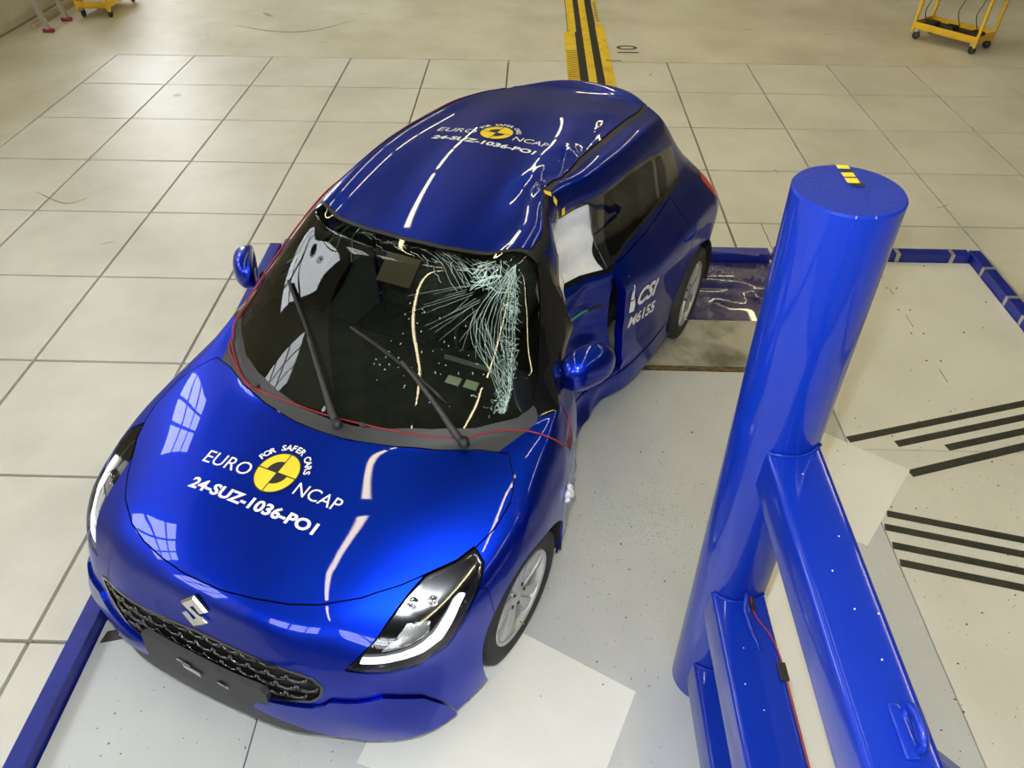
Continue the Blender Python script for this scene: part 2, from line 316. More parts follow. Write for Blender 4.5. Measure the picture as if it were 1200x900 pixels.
def window(n, origin, du, w, h, cols, rows, nrm):
    """multi-pane daylight window set on a wall: frame bars and lit panes"""
    o = Vector(origin); u = Vector(du); nn = Vector(nrm); fr = MB()
    root = None; cw, ch = w/cols, h/rows
    M3 = Matrix((u, nn, Vector((0, 0, 1)))).transposed()
    for c in range(cols+1): fr.box(o + u*(c*cw) + Vector((0, 0, h/2)) + nn*.03, (.09, .06, h+.09), M3)
    for r in range(rows+1): fr.box(o + u*(w/2) + Vector((0, 0, r*ch)) + nn*.03, (w, .06, .09), M3)
    root = fr.ob('window_%d' % n, M['alu']); tag(root, kind='structure')
    for c in range(cols):
        for r in range(rows): MB().box(o + u*((c+.5)*cw) + Vector((0, 0, (r+.5)*ch)) + nn*.012, (cw-.09, .02, ch-.09), M3).ob('pane', M['pane'], root)
for n, (y, w_) in enumerate(((-11.6, 2.0), (-8.2, 2.0), (-4.8, 2.0), (-1.4, 2.0))): window(n+1, (XA, y, 3.5), (0, 1, 0), w_, 2.2, 3, 3, (1, 0, 0))
window(7, (XA, 2.6, 1.2), (0, 1, 0), 3.0, 3.0, 3, 3, (1, 0, 0))
for n, (x, w_) in enumerate(((-.6, 2.6), (3.2, 2.6))): window(n+5, (x, YA, 3.2), (1, 0, 0), w_, 2.2, 3, 3, (0, 1, 0))
def strip_light(x, y, L, rz, first=[None]):
    if first[0] is None:
        t = empty('strip_light', (x, y, HT-.5), rz)
        MB().box((0, 0, .05), (.16, L, .06), bev=.01).ob('housing', M['white'], t); MB().box((0, 0, .0), (.09, L-.06, .05), bev=.015).ob('tube', M['tube'], t)
        for s in (-1, 1): MB().box((0, s*L*.35, .29), (.012, .012, .42)).ob('hanger', M['alu'], t)
        first[0] = t
    else:
        t = first[0].copy(); COL.objects.link(t)
        for ch in list(first[0].children):
            c = ch.copy(); COL.objects.link(c); c.parent = t
        t.location = (x, y, HT-.5); t.rotation_euler = (0, 0, rz)
    return tag(t, 'long strip light hanging from the dark ceiling over the test hall', 'lamp', 'strip lights over the hall')
ROWS = {2.9: 'the row above the car', 6.25: 'the row above the pole rig', 9.6: 'the row nearest the right wall'}
ORD = ('first', 'second', 'third', 'fourth', 'fifth', 'sixth', 'seventh', 'eighth')
for x in ROWS:
    for k, y in enumerate((-11.4, -8.4, -5.4, -2.4, .6, 3.6, 6.6, 9.6)): strip_light(x, y, 2.6, 0)['label'] = 'hanging strip light, %s from the front in %s' % (ORD[k], ROWS[x])
# ------------------------------------------------------------------ test deck
pit = slab('trim_1', PX0, PX1, -10.2, PY1, -.05, -.022, M['groove'], 'structure')
def thing(o, label, cat, group=None): return tag(o, label, cat, group)
thing(slab('deck_plate', 3.083, 3.868, -10.0, -5.55, -.022, 0, M['deck'], bev=.002), 'grey painted steel deck plate under the nose of the car, beside the left kerb', 'plate', )
thing(slab('deck_plate', 3.874, 6.715, -10.0, -5.55, -.022, 0, M['deck'], bev=.002), 'large grey painted deck plate carrying the front of the car and the blue pole rig', 'plate')
thing(slab('edge_bar', 3.083, 6.715, -5.548, -5.505, -.022, .004, M['rust']), 'thin rusty steel bar along the far edge of the grey deck plate', 'bar')
thing(slab('concrete_strip', 3.083, 6.715, -5.50, -5.02, -.022, -.002, M['strip']), 'stained concrete strip crossing the deck beside the rear wheel', 'slab')
# dented blue plate with raised lips
st = MB(); nx, ny = 90, 20
for j in range(ny+1):
    for i in range(nx+1):
        x = 3.083 + 3.63*i/nx; y = -5.015 + .72*j/ny; z = .000
        for (cx, cy, sx, sy, h) in ((6.2, -4.55, .16, .03, .012), (6.2, -4.62, .18, .03, -.012), (6.33, -4.78, .12, .05, -.014), (6.5, -4.6, .09, .05, .014), (6.55, -4.72, .07, .06, -.02), (6.25, -4.83, .05, .03, .012), (5.95, -4.7, .1, .06, -.01)):
            z += h*math.exp(-((x-cx)/sx)**2 - ((y-cy)/sy)**2)
        st.v.append((x, y, z-.004))
st.f = [(j*(nx+1)+i, j*(nx+1)+i+1, (j+1)*(nx+1)+i+1, (j+1)*(nx+1)+i) for j in range(ny) for i in range(nx)]
thing(st.ob('blue_floor_plate', M['bluesteel'], smooth=True), 'dented glossy dark blue steel plate behind the rear wheel', 'plate')
# kerbs
def kerb(x0, x1, y0, y1, label, h=.066): return thing(slab('kerb_rail', x0, x1, y0, y1, -.022, h, M['curb'], bev=.006), label, 'kerb')
kerb(PX0+.004, PX0+.084, -10.0, PY1-.09, 'long dark blue kerb rail on the left of the deck, running past the car nose')
k1 = kerb(6.76, PX1-.10, PY1-.085, PY1-.002, 'blue kerb rail along the far edge of the cream boards behind the pole')
k2 = kerb(PX1-.085, PX1-.003, -10.0, PY1-.012, 'blue kerb rail on the right of the cream boards, scraped at its far end')
kerb(PX0+.09, 6.72, PY1-.10, PY1-.004, 'dark blue kerb rail along the far edge of the dented blue plate', .05)
slip = MB().box((0, 0, 0), (.42, .05, .004), Matrix.Rotation(-.16, 3, 'Z')).ob('kerb_flap', M['curb']); slip.location = (6.42, PY1-.075, .054); thing(slip, 'loose thin blue steel flap lying on the far dark blue kerb', 'flap')
for (x, rz) in ((7.66, .1), (8.06, -.05)): o = MB().box((0, 0, 0), (.03, .088, .07)).ob('scrape_mark', M['alu'], k1); o.location = (x, PY1-.0435, .032)
for (y, l) in ((-4.42, .03), (-4.78, .03), (-5.0, .03)): o = MB().box((0, 0, 0), (.086, l, .07)).ob('scrape_mark', M['alu'], k2); o.location = (PX1-.044, y, .032)
b1 = thing(slab('cover_board', 6.722, 8.20, -6.175, PY1-.09, -.022, 0, M['board'], bev=.002), 'cream cover board with three black tape stripes, behind the blue pole', 'board')
b2 = thing(slab('cover_board', 6.722, 8.20, -10.0, -6.18, -.022, -.001, M['board'], bev=.002), 'nearer cream cover board with the lower black tape stripes, right of the pole rig', 'board')
# row of screws and the faint seam
for (x, y) in ((7.51, -4.36), (7.47, -4.60), (7.54, -4.60), (7.46, -4.86), (7.54, -4.86), (7.45, -5.12), (7.53, -5.12), (7.44, -5.4), (7.53, -5.4), (7.85, -4.3), (8.1, -4.75), (7.0, -5.2), (7.8, -5.1)):
    o = MB().lathe([(0, .0015), (.006, .0015), (.007, 0)], 8, Matrix.Rotation(math.pi/2, 3, 'X')).ob('screw', M['scuff'], b1); o.location = (x, y, 0)
for (y0, y1) in ((-4.48, -4.40), (-4.68, -4.60), (-5.05, -4.92), (-5.6, -5.48)): slab('seam', 7.486, 7.491, y0, y1, 0, .0008, M['joint'], None, b1)
def tape_strip(p0, p1, w_, label, z=.0008):
    a, b = Vector((*p0, 0)), Vector((*p1, 0)); d = b-a; L = d.length
    o = MB().box((L/2, 0, 0), (L, w_, .0012)).ob('tape_stripe', M['tape']); o.location = (a.x, a.y, z); o.rotation_euler = (0, 0, math.atan2(d.y, d.x)); return thing(o, label, 'tape')
up = [((6.73, -6.11), 1.47, 'topmost'), ((6.99, -6.135), 1.2, 'second'), ((7.26, -6.155), .94, 'third')]
for (x, y), L, n in up: tape_strip((x, y), (x+L, y+L*.292), .046, n+' of the black tape stripes slanting up to the right on the cream board')
tape_strip((6.985, -6.352), (8.18, -5.98), .05, 'lowest of the black tape stripes slanting up to the right, below the board joint')
for k, (x, y) in enumerate(((6.765, -6.625), (6.725, -6.71), (6.725, -6.82), (6.725, -6.92))):
    tape_strip((x, y), (8.18, y-(8.18-x)*.236), .042, ['topmost', 'second', 'third', 'lowest'][k]+' of the black tape stripes slanting down to the right on the cream board')
def sheet(name, pts, z, label, mat='sheet', cat='sheet'):
    o = MB().prism(pts, 0, .0022).ob(name, M[mat]); o.location = (0, 0, z); return thing(o, label, cat)
sheet('loose_sheet', [(6.12, -5.93), (6.61, -6.06), (6.99, -6.33), (6.60, -6.83), (6.2, -6.75)][1:4] + [(6.15, -6.60), (6.25, -5.95)], .002, 'loose white sheet with a pointed corner, sticking out right of the top blue beam')
sheet('loose_sheet', [(4.94, -7.345), (5.40, -7.59), (5.14, -8.15), (4.30, -7.90), (4.55, -7.15)], .0006, 'square white sheet on the grey deck in front of the front wheel')
sheet('loose_sheet', [(5.95, -6.90), (6.135, -6.90), (6.145, -8.4), (5.95, -8.4)], .0006, 'cream sheet lying under the blue beams of the pole rig')
mk = sheet('floor_mark', [(3.10, -7.44), (3.11, -7.385), (3.30, -7.335), (3.29, -7.395)], .0008, 'black tape patch with a white tick beside the left kerb', 'tape', 'tape')
t_ = MB().prism([(3.165, -7.40), (3.185, -7.385), (3.18, -7.395), (3.205, -7.388), (3.205, -7.394), (3.175, -7.404)], 0, .0012).ob('tick', M['white'], mk); t_.location = (0, 0, .0022)
sheet('floor_mark', [(3.085, -7.33), (3.09, -7.275), (3.24, -7.22), (3.23, -7.28)], .0008, 'black tape patch half hidden under the car nose', 'tape', 'tape')
# ------------------------------------------------------------------ track rail in the floor
rail = empty('track_rail', (0, 0, 0), 0, 'yellow painted floor track with two dark slots, running away behind the car', 'track')
Y0, Y1 = -3.6, 12.8
for (x0, x1, ya, yb) in ((5.33, 5.47, Y0, 1.1), (5.385, 5.49, 1.1, Y1), (5.565, 5.655, Y0, Y1), (5.745, 5.86, Y0, 1.38), (5.765, 5.815, 1.38, Y1)): slab('track_plate', x0, x1, ya, yb, .0005, .004, M['rail'], None, rail)
slab('slot', 5.47, 5.565, Y0, Y1, .0005, .002, M['groove'], None, rail); slab('slot', 5.655, 5.75, Y0, Y1, .0005, .002, M['groove'], None, rail)
slab('slot', 5.375, 5.385, 1.1, Y1, .0005, .003, M['groove'], None, rail)
hs = None
for (xa, n, y0, s_) in ((5.345, 26, -1.1, 1), (5.77, 16, 1.55, -1)):
    for k in range(n):
        o = MB().box((0, 0, 0), (.13 if xa < 5.5 else .05, .017, .0012), Matrix.Rotation(-.25*s_, 3, 'Z')).ob('hazard_stripe', M['hazard'], rail) if k == 0 else bpy.data.objects.new('hazard_stripe', hs)
        if k == 0: hs = o.data
        else: COL.objects.link(o); o.parent = rail
        o.location = (xa+(.06 if xa < 5.5 else .02), y0+k*.058, .0048)
tv, tf = text_tris('10', .36, .004)
ten = mesh_ob('floor_number', [(-y, x, 0) for x, y in tv], tf, M['scuff']); ten.location = (6.21, .42, .0012); thing(ten, 'faded black number 10 painted on the floor right of the yellow track', 'number')
sheet('floor_tick', [(5.80, .02), (5.98, .02), (5.98, .034), (5.80, .034)], .0045, 'short black tick line across the yellow track edge below the number', 'scuff', 'mark')
# ------------------------------------------------------------------ panel cutting on the car surface
class Pool:
    V = BV.copy()
def poly_sd(P, poly):
    """signed distance to a closed 2-d polygon, negative inside"""
    A = np.array(poly, float); B = np.roll(A, -1, 0); d = np.full(len(P), 1e9); ins = np.zeros(len(P), bool)
    for a, b in zip(A, B):
        ab = b-a; ap = P-a; t = np.clip((ap@ab)/(ab@ab+1e-15), 0, 1); q = ap - t[:, None]*ab; d = np.minimum(d, (q*q).sum(1))
        c = ((a[1] > P[:, 1]) != (b[1] > P[:, 1])); 
        with np.errstate(divide='ignore', invalid='ignore'): xi = (b[0]-a[0])*(P[:, 1]-a[1])/(b[1]-a[1]+1e-15)+a[0]
        ins ^= c & (P[:, 0] < xi)
    return np.sqrt(d)*np.where(ins, -1, 1)
def clip(F, T, sd):
    """split triangles F (tags T) by the sign of sd -> inside, outside"""
    if len(F) == 0: return (F, T), (F, T)
    neg = sd[F] < 0; c = neg.sum(1); fin = [F[c == 3]]; tin = [T[c == 3]]; fout = [F[c == 0]]; tout = [T[c == 0]]
    mix = (c == 1) | (c == 2); fm = F[mix]; tm = T[mix]; nm = neg[mix]; cm = c[mix]
    if len(fm):
        odd = np.where(cm == 1, nm.argmax(1), (~nm).argmax(1)); r = np.arange(len(fm))
        a, b, cc = fm[r, odd], fm[r, (odd+1) % 3], fm[r, (odd+2) % 3]
        E = np.concatenate([np.stack([np.minimum(a, b), np.maximum(a, b)], 1), np.stack([np.minimum(a, cc), np.maximum(a, cc)], 1)])
        U, inv = np.unique(E, axis=0, return_inverse=True); inv = inv.ravel()
        t = sd[U[:, 0]]/(sd[U[:, 0]]-sd[U[:, 1]]); t = np.clip(t, .001, .999)[:, None]
        n0 = len(Pool.V); Pool.V = np.concatenate([Pool.V, Pool.V[U[:, 0]]*(1-t)+Pool.V[U[:, 1]]*t])
        ab, ac = n0+inv[:len(fm)], n0+inv[len(fm):]
        tri = np.stack([a, ab, ac], 1); q1 = np.stack([ab, b, cc], 1); q2 = np.stack([ab, cc, ac], 1); one = cm == 1
        fin += [tri[one], q1[~one], q2[~one]]; tin += [tm[one], tm[~one], tm[~one]]
        fout += [tri[~one], q1[one], q2[one]]; tout += [tm[~one], tm[one], tm[one]]
    return (np.concatenate(fin), np.concatenate(tin)), (np.concatenate(fout), np.concatenate(tout))
def carve(mesh, fn, mask=None, gap=.0):
    """take the region fn(V) < 0 (only among faces where mask) out of mesh, leaving a shut line of 2*gap"""
    F, T = mesh
    mk_ = np.ones(len(F), bool) if mask is None else mask(F, T)
    rest = (F[~mk_], T[~mk_]); Fm, Tm = F[mk_], T[mk_]
    sd = fn(Pool.V); (fi, ti), (fo, to) = clip(Fm, Tm, sd)
    if gap > 0:
        (fi, ti), _ = clip(fi, ti, fn(Pool.V) + gap)
        _, (fo, to) = clip(fo, to, fn(Pool.V) - gap)
    return (fi, ti), (np.concatenate([rest[0], fo]), np.concatenate([rest[1], to]))
def cat_(*ms): return np.concatenate([m[0] for m in ms]), np.concatenate([m[1] for m in ms])
sideL = lambda F, T: T == 0
sideR = lambda F, T: T == 1
def cz(F): return Pool.V[F].mean(1)
car = empty('crashed_car', CAR_O, CAR_YAW, 'glossy blue small hatchback with its left side crushed in and a shattered windscreen', 'car')
def tri_normals(V, F):
    n = np.cross(V[F[:, 1]]-V[F[:, 0]], V[F[:, 2]]-V[F[:, 0]]); vn = np.zeros_like(V)
    for k in range(3): np.add.at(vn, F[:, k], n)
    return vn/np.maximum(np.linalg.norm(vn, axis=1, keepdims=True), 1e-12)
def panel(name, mesh, mat, parent=None, lip=.010, push=0., warped=True):
    F = mesh[0]
    if len(F) == 0: return None
    idx, inv = np.unique(F, return_inverse=True); F = inv.reshape(-1, 3); V0 = Pool.V[idx]
    V = warp(V0) if warped else V0
    n = tri_normals(V, F)
    if push: V = V - n*push
    faces = F.tolist(); V = V.tolist()
    if lip:
        e = np.concatenate([F[:, [0, 1]], F[:, [1, 2]], F[:, [2, 0]]]); key = np.sort(e, 1); _, i0, cnt = np.unique(key, axis=0, return_index=True, return_counts=True)
        be = e[i0[cnt == 1]]; bv = np.unique(be); Va = np.array(V); m1 = {}; 
        for v in bv: m1[v] = len(V); V.append(list(Va[v]))
        m2 = {}
        for v in bv: m2[v] = len(V); V.append(list(Va[v]-n[v]*lip))
        faces += [[m1[a], m2[a], m2[b], m1[b]] for a, b in be]
    return mesh_ob(name, V, faces, mat, parent if parent is not None else car, True)
body = (np.concatenate([BF[:, [0, 1, 2]], BF[:, [0, 2, 3]]]), np.concatenate([BT, BT]))
S2 = math.sqrt(.5)
XY = lambda V: V[:, :2]
XZ = lambda V: V[:, [0, 2]]
AY = lambda V: np.stack([V[:, 0], np.abs(V[:, 1])], 1)
CZ = lambda V: np.stack([(np.abs(V[:, 1])-V[:, 0])*S2, V[:, 2]], 1)      # corner view used for the lamps
YZ = lambda V: V[:, [1, 2]]
def P(proj, poly): return lambda V: poly_sd(proj(V), poly)
# ---- wheel arches
AXF, AXR, AZ, AR = 1.25, -1.17, .305, .345
for ax in (AXF, AXR):
    _, body = carve(body, lambda V: np.hypot(V[:, 0]-ax, V[:, 2]-AZ)-AR, lambda F, T: (T < 2))
# ---- lamps
HL = [(1.915,.560,.574),(1.865,.601,.632),(1.762,.638,.698),(1.651,.657,.742),(1.574,.672,.768),(1.489,.735,.782),(1.422,.763,.800),(1.440,.806,.770),(1.485,.827,.741),(1.557,.842,.687),(1.621,.835,.615),(1.684,.813,.547),(1.777,.758,.529),(1.867,.670,.560)]
hlp = [((y-x)*S2, z) for x, y, z in HL]
front_zone = lambda F, T: cz(F)[:, 0] > 1.3
lampL, body = carve(body, P(CZ, hlp), lambda F, T: (cz(F)[:, 0] > 1.3) & (cz(F)[:, 1] > 0), .0025)
lampR, body = carve(body, P(CZ, hlp), lambda F, T: (cz(F)[:, 0] > 1.3) & (cz(F)[:, 1] < 0), .0025)
# ---- bonnet
hd = [(1.905,0),(1.903,.09),(1.886,.20),(1.855,.32),(1.813,.42),(1.739,.527),(1.646,.616),(1.574,.670),(1.489,.733),(1.423,.765),(1.332,.788),(1.219,.785),(1.148,.755),(1.067,.690),(1.10,.585),(1.17,.45),(1.225,.30),(1.262,.12),(1.268,0)]
hood, body = carve(body, P(XY, hd+[(x, -y) for x, y in hd[::-1]]), lambda F, T: cz(F)[:, 2] > .68, .0024)
# ---- windscreen, cowl, header
gb = [(1.213,0),(1.206,.12),(1.175,.27),(1.125,.40),(1.045,.54),(.93,.665),(.87,.705)]
ws = gb + [(.727,.675),(.56,.622),(.425,.550),(.440,.49),(.508,.36),(.565,.18),(.58,0)]
screen, body = carve(body, P(XY, ws+[(x, -y) for x, y in ws[::-1]]), lambda F, T: (T == 2) & (cz(F)[:, 0] > .3), .0)
ch = [(1.275,0),(1.232,.30),(1.177,.45),(1.108,.585),(1.075,.690),(1.0,.755),(.90,.76),(.86,.72),(.87,.60),(1.1,0)]
cowl, body = carve(body, P(XY, ch+[(x, -y) for x, y in ch[::-1]]), lambda F, T: (T == 2) & (cz(F)[:, 2] > .85), .0)
# ---- roof and its dark drip mouldings (left one follows the buckled line)
dl_in = [(.425,.50),(.30,.53),(.096,.530),(-.111,.490),(-.494,.415),(-.891,.396),(-1.191,.386),(-1.36,.36)]
dl_out = [(.425,.535),(.30,.565),(.076,.560),(-.140,.520),(-.464,.465),(-.866,.440),(-1.193,.425),(-1.36,.39)]
dr_in = [(.425,-.50),(.30,-.53),(0,-.530),(-.4,-.535),(-.8,-.525),(-1.15,-.49),(-1.36,-.42)]
dr_out = [(.425,-.535),(.30,-.565),(0,-.555),(-.4,-.560),(-.8,-.550),(-1.15,-.515),(-1.36,-.45)]
hx = [(.440,.49),(.508,.36),(.565,.18),(.58,0),(.565,-.18),(.508,-.36),(.440,-.49)]
top_ = lambda F, T: (cz(F)[:, 2] > 1.2)
hx2 = [(x-.022, y) for x, y in hx]
header, body = carve(body, P(XY, [(.425,.55)] + hx + [(.425,-.55),(.400,-.545)] + hx2[::-1] + [(.400,.545)]), lambda F, T: (T == 2) & top_(F, T), .0)
roof, body = carve(body, P(XY, hx2[::-1][0:7] + dl_in + dr_in[::-1]), top_, .002)
mouldL, body = carve(body, P(XY, dl_in + dl_out[::-1]), top_, .0)
mouldR, body = carve(body, P(XY, dr_in + dr_out[::-1]), top_, .0)
# ---- side glass and pillars
fw = [(.70,1.0),(.52,1.115),(.36,1.222),(.25,1.285),(.06,1.313),(-.205,1.312),(-.255,.958),(.2,.972),(.6,.982)]
fwL = [(.44,.99),(.42,1.14),(.34,1.225),(.25,1.285),(.06,1.313),(-.205,1.312),(-.255,.958),(.2,.972)]
rw = [(-.305,1.316),(-.55,1.320),(-.83,1.288),(-.815,1.068),(-.60,1.05),(-.42,1.02),(-.295,.985)]
rq = [(-.865,1.282),(-.95,1.265),(-.985,1.17),(-.955,1.075),(-.845,1.068)]
cp = [(-.83,1.297),(-1.0,1.268),(-1.16,1.235),(-1.135,1.055),(-.95,1.045),(-.80,1.045)]
bp = [(-.205,1.327),(-.305,1.332),(-.31,.966),(-.24,.948)]
def band(poly, w_): return lambda V: poly_sd(XZ(V), poly) - w_
gl = {}
for s, msk in (('L', sideL), ('R', sideR)):
    for nme, pl in (('front', fwL if s == 'L' else fw), ('rear', rw), ('quarter', rq)):
        gl[nme+s], body = carve(body, P(XZ, pl), msk, 0)
    t1, body = carve(body, P(XZ, bp), msk, 0); t2, body = carve(body, P(XZ, cp), msk, 0)
    t3, body = carve(body, band(fwL if s == 'L' else fw, .018), msk, 0); t4, body = carve(body, band(rw, .016), msk, 0)
    gl['trim'+s] = cat_(t1, t2, t3, t4)
# ---- black windscreen pillars: strip between the screen edge and the side glass
pil = [(.95,.60),(.96,.772),(.80,.80),(.55,.80),(.30,.70),(.40,.50),(.47,.49),(.56,.60),(.72,.66)]
pz = lambda F, T: (cz(F)[:, 2] > .958) & (cz(F)[:, 0] > .3)
pillarL, body = carve(body, lambda V: np.maximum(poly_sd(AY(V), [(.99,.5),(.99,.775),(.80,.82),(.30,.82),(.37,.45)]), .962-V[:, 2]), lambda F, T: (cz(F)[:, 1] > 0) & (T <= 2), .0)
pillarR, body = carve(body, lambda V: np.maximum(poly_sd(AY(V), [(.99,.5),(.99,.775),(.80,.82),(.30,.82),(.37,.45)]), .962-V[:, 2]), lambda F, T: (cz(F)[:, 1] < 0) & (T <= 2), .0)
# ---- front end: grille, plate holder, lower lip, lower corners
lowlip = [(-.62,.15),(-.62,.215),(-.40,.285),(-.25,.332),(0,.350),(.25,.332),(.40,.285),(.50,.232),(.62,.205),(.62,.15)]
lip, body = carve(body, P(YZ, lowlip), lambda F, T: (T == 3) | (cz(F)[:, 0] > 1.8), .0)
gr = [(-.53,.525),(-.46,.548),(-.37,.556),(-.234,.563),(-.11,.572),(0,.580),(.11,.578),(.234,.572),(.33,.566),(.41,.553),(.465,.538),(.50,.505),(.50,.460),(.468,.425),(.33,.400),(-.25,.400),(-.36,.43),(-.47,.49)]
grille, body = carve(body, P(YZ, gr), lambda F, T: (cz(F)[:, 0] > 1.8), .0)
CORN = [((y-x)*S2, z) for x, y, z in ((2.2,-.3,.402),(2.06,.32,.402),(2.0,.455,.408),(1.985,.50,.425),(1.974,.521,.448),(1.891,.674,.455),(1.807,.780,.377),(1.763,.834,.288),(1.735,.865,.19),(1.9,.7,.12),(2.2,-.3,.12))]
cornL, body = carve(body, P(CZ, CORN), lambda F, T: (cz(F)[:, 0] > 1.55) & (cz(F)[:, 1] > 0), .002)
cornR, body = carve(body, P(CZ, CORN), lambda F, T: (cz(F)[:, 0] > 1.55) & (cz(F)[:, 1] < 0), .002)
bumper, body = carve(body, lambda V: poly_sd(XZ(V), [(2.3,.1),(2.3,.9),(1.60,.80),(1.50,.70),(1.485,.10)]), None, .0015)
# ---- doors, wings, sills, tail
fdp = [(.76,.945),(.755,.75),(.735,.55),(.70,.33),(-.25,.325),(-.25,.5),(-.25,.97),(-.235,1.40),(.05,1.325),(.27,1.30),(.40,1.22),(.75,.97)]
rdp = [(-.25,.97),(-.25,.5),(-.25,.325),(-.74,.33),(-.83,.46),(-.93,.60),(-.985,.80),(-.96,1.04),(-.30,.96)]
sp = [(.86,.1),(.86,.318),(-.80,.322),(-.84,.1)]
parts = {}
for s, msk in (('L', sideL), ('R', sideR)):
    parts['sill'+s], body = carve(body, P(XZ, sp), msk, .003)
    low = lambda F, T, m=msk: m(F, T) & (cz(F)[:, 2] < 1.07)
    parts['fdoor'+s], body = carve(body, P(XZ, fdp), low, .003)
    parts['rdoor'+s], body = carve(body, P(XZ, rdp), low, .003)
    parts['wing'+s], body = carve(body, P(XZ, [(.6,.1),(.6,1.2),(1.7,1.2),(1.7,.1)]), lambda F, T: (cz(F)[:, 1] > 0) == (s == 'L'), .0015)
tl = [(-1.56,.985),(-1.40,.955),(-1.42,.86),(-1.60,.80)]
for s, msk in (('L', 1), ('R', -1)):
    parts['tail'+s], body = carve(body, P(XZ, tl), lambda F, T: (cz(F)[:, 0] < -1.38) & (cz(F)[:, 1]*msk > .45), .002)
rg = [(-.60,1.02),(-.50,1.27),(.50,1.27),(.60,1.02)]
rglass, body = carve(body, P(YZ, rg), lambda F, T: (T == 4), .002)
tgate, body = carve(body, P(YZ, [(-.66,.55),(-.62,1.0),(-.50,1.33),(.50,1.33),(.62,1.0),(.66,.55)]), lambda F, T: (T == 4), .003)
def largest(mesh):
    F, T = mesh; idx, inv = np.unique(F, return_inverse=True); Fi = inv.reshape(-1, 3); lab = np.arange(len(idx))
    while True:
        m = lab[Fi].min(1); l2 = lab.copy()
        for k in range(3): np.minimum.at(l2, Fi[:, k], m)
        l2 = l2[l2]
        if (l2 == lab).all(): break
        lab = l2
    fl = lab[Fi[:, 0]]; u, c = np.unique(fl, return_counts=True); keep = fl == u[c.argmax()]
    return (F[keep], T[keep]), (F[~keep], T[~keep])
for s in 'LR':
    parts['wing'+s], ex = largest(parts['wing'+s]); body = cat_(body, ex)
header, ex = largest(header)
# ---- build the panels
PT = M['paint']
panel('hood', hood, PT); panel('roof', roof, PT); panel('header_trim', header, M['black']); panel('cowl', cowl, M['grey']); 
for m_ in (mouldL, mouldR): panel('roof_moulding', m_, M['black'], push=.006, lip=.01)
wscreen = panel('windscreen', screen, M['wglass'], lip=0)
for m_ in (pillarL, pillarR): panel('windscreen_pillar', m_, M['gloss'])
panel('front_bumper', bumper, PT); panel('front_lip', lip, M['grey'], lip=.03)
for m_ in (cornL, cornR): panel('lower_bumper', m_, PT, push=-.013, lip=.035)
for s in 'LR':
    d = panel('front_door', parts['fdoor'+s], PT); 
    if s == 'R': panel('side_window', gl['frontR'], M['glass'], d, lip=0)
    d2 = panel('rear_door', parts['rdoor'+s], PT, lip=.05 if s == 'L' else .01); panel('side_window', gl['rear'+s], M['dark_glass'], d2, lip=0)
    hd_ = MB(); sg_ = 1 if s == 'L' else -1
    hd_.tube([(-.80, .893*sg_, .876), (-.83, .905*sg_, .882), (-.90, .905*sg_, .890), (-.955, .888*sg_, .892)], [.010, .014, .014, .009], 8); hd_.v = [tuple(q) for q in warp(np.array(hd_.v))]; hd_.ob('door_handle', PT, d2, True)
    panel('quarter_window', gl['quarter'+s], M['dark_glass'], None, lip=0)
    panel('window_trim', gl['trim'+s], M['gloss']); panel('front_wing', parts['wing'+s], PT); panel('sill', parts['sill'+s], PT)
    panel('tail_lamp', parts['tail'+s], M['redlamp'])
panel('rear_window', rglass, M['dark_glass'], lip=0); panel('tailgate', tgate, PT)
panel('body_frame', body, PT)
# ---- headlamps: lens, dark housing, light guide, reflector bowl
DR = [(1.892,.601,.592),(1.827,.706,.588),(1.754,.771,.568),(1.690,.806,.585),(1.650,.818,.636),(1.597,.818,.694),(1.558,.817,.720),(1.575,.800,.725),(1.597,.792,.716),(1.662,.796,.674),(1.703,.790,.630),(1.757,.762,.606),(1.820,.703,.610),(1.882,.607,.610)]
drp = [((y-x)*S2, z) for x, y, z in DR]
SV = [(1.85,.66,.625),(1.80,.685,.655),(1.735,.700,.690),(1.690,.766,.685),(1.717,.777,.645),(1.77,.752,.630)]
svp = [((y-x)*S2, z) for x, y, z in SV]
for m_ in (lampL, lampR):
    base = panel('headlamp', m_, M['gloss'], lip=0, push=.030)
    dm, rest = carve(m_, P(CZ, drp)); sm, rest = carve(rest, P(CZ, svp))
    panel('light_guide', dm, M['drl'], base, lip=.012, push=.014); panel('reflector', sm, M['silver'], base, lip=.01, push=.027)
    rim, _ = carve(m_, lambda V: -(poly_sd(CZ(V), hlp)+.007)); panel('lamp_bezel', rim, M['gloss'], base, lip=.02, push=.010)
    panel('lens', m_, M['lens'], base, lip=0)
    sgn = 1 if m_ is lampL else -1
    for (x, y, z) in ((1.678,.693,.705), (1.640,.745,.700)):
        q = warp([(x, sgn*y, z)])[0]; c_ = MB(); c_.lathe([(0, .012), (.012, .010), (.019, 0), (.024, .003), (.026, -.012)], 16, Matrix.Rotation(-math.pi/4*sgn, 3, 'Z') @ Matrix.Rotation(.5, 3, 'X'))
        o = c_.ob('projector', M['chrome'], base, True); o.location = (q[0]-.017, q[1]-.017*sgn, q[2]-.012)
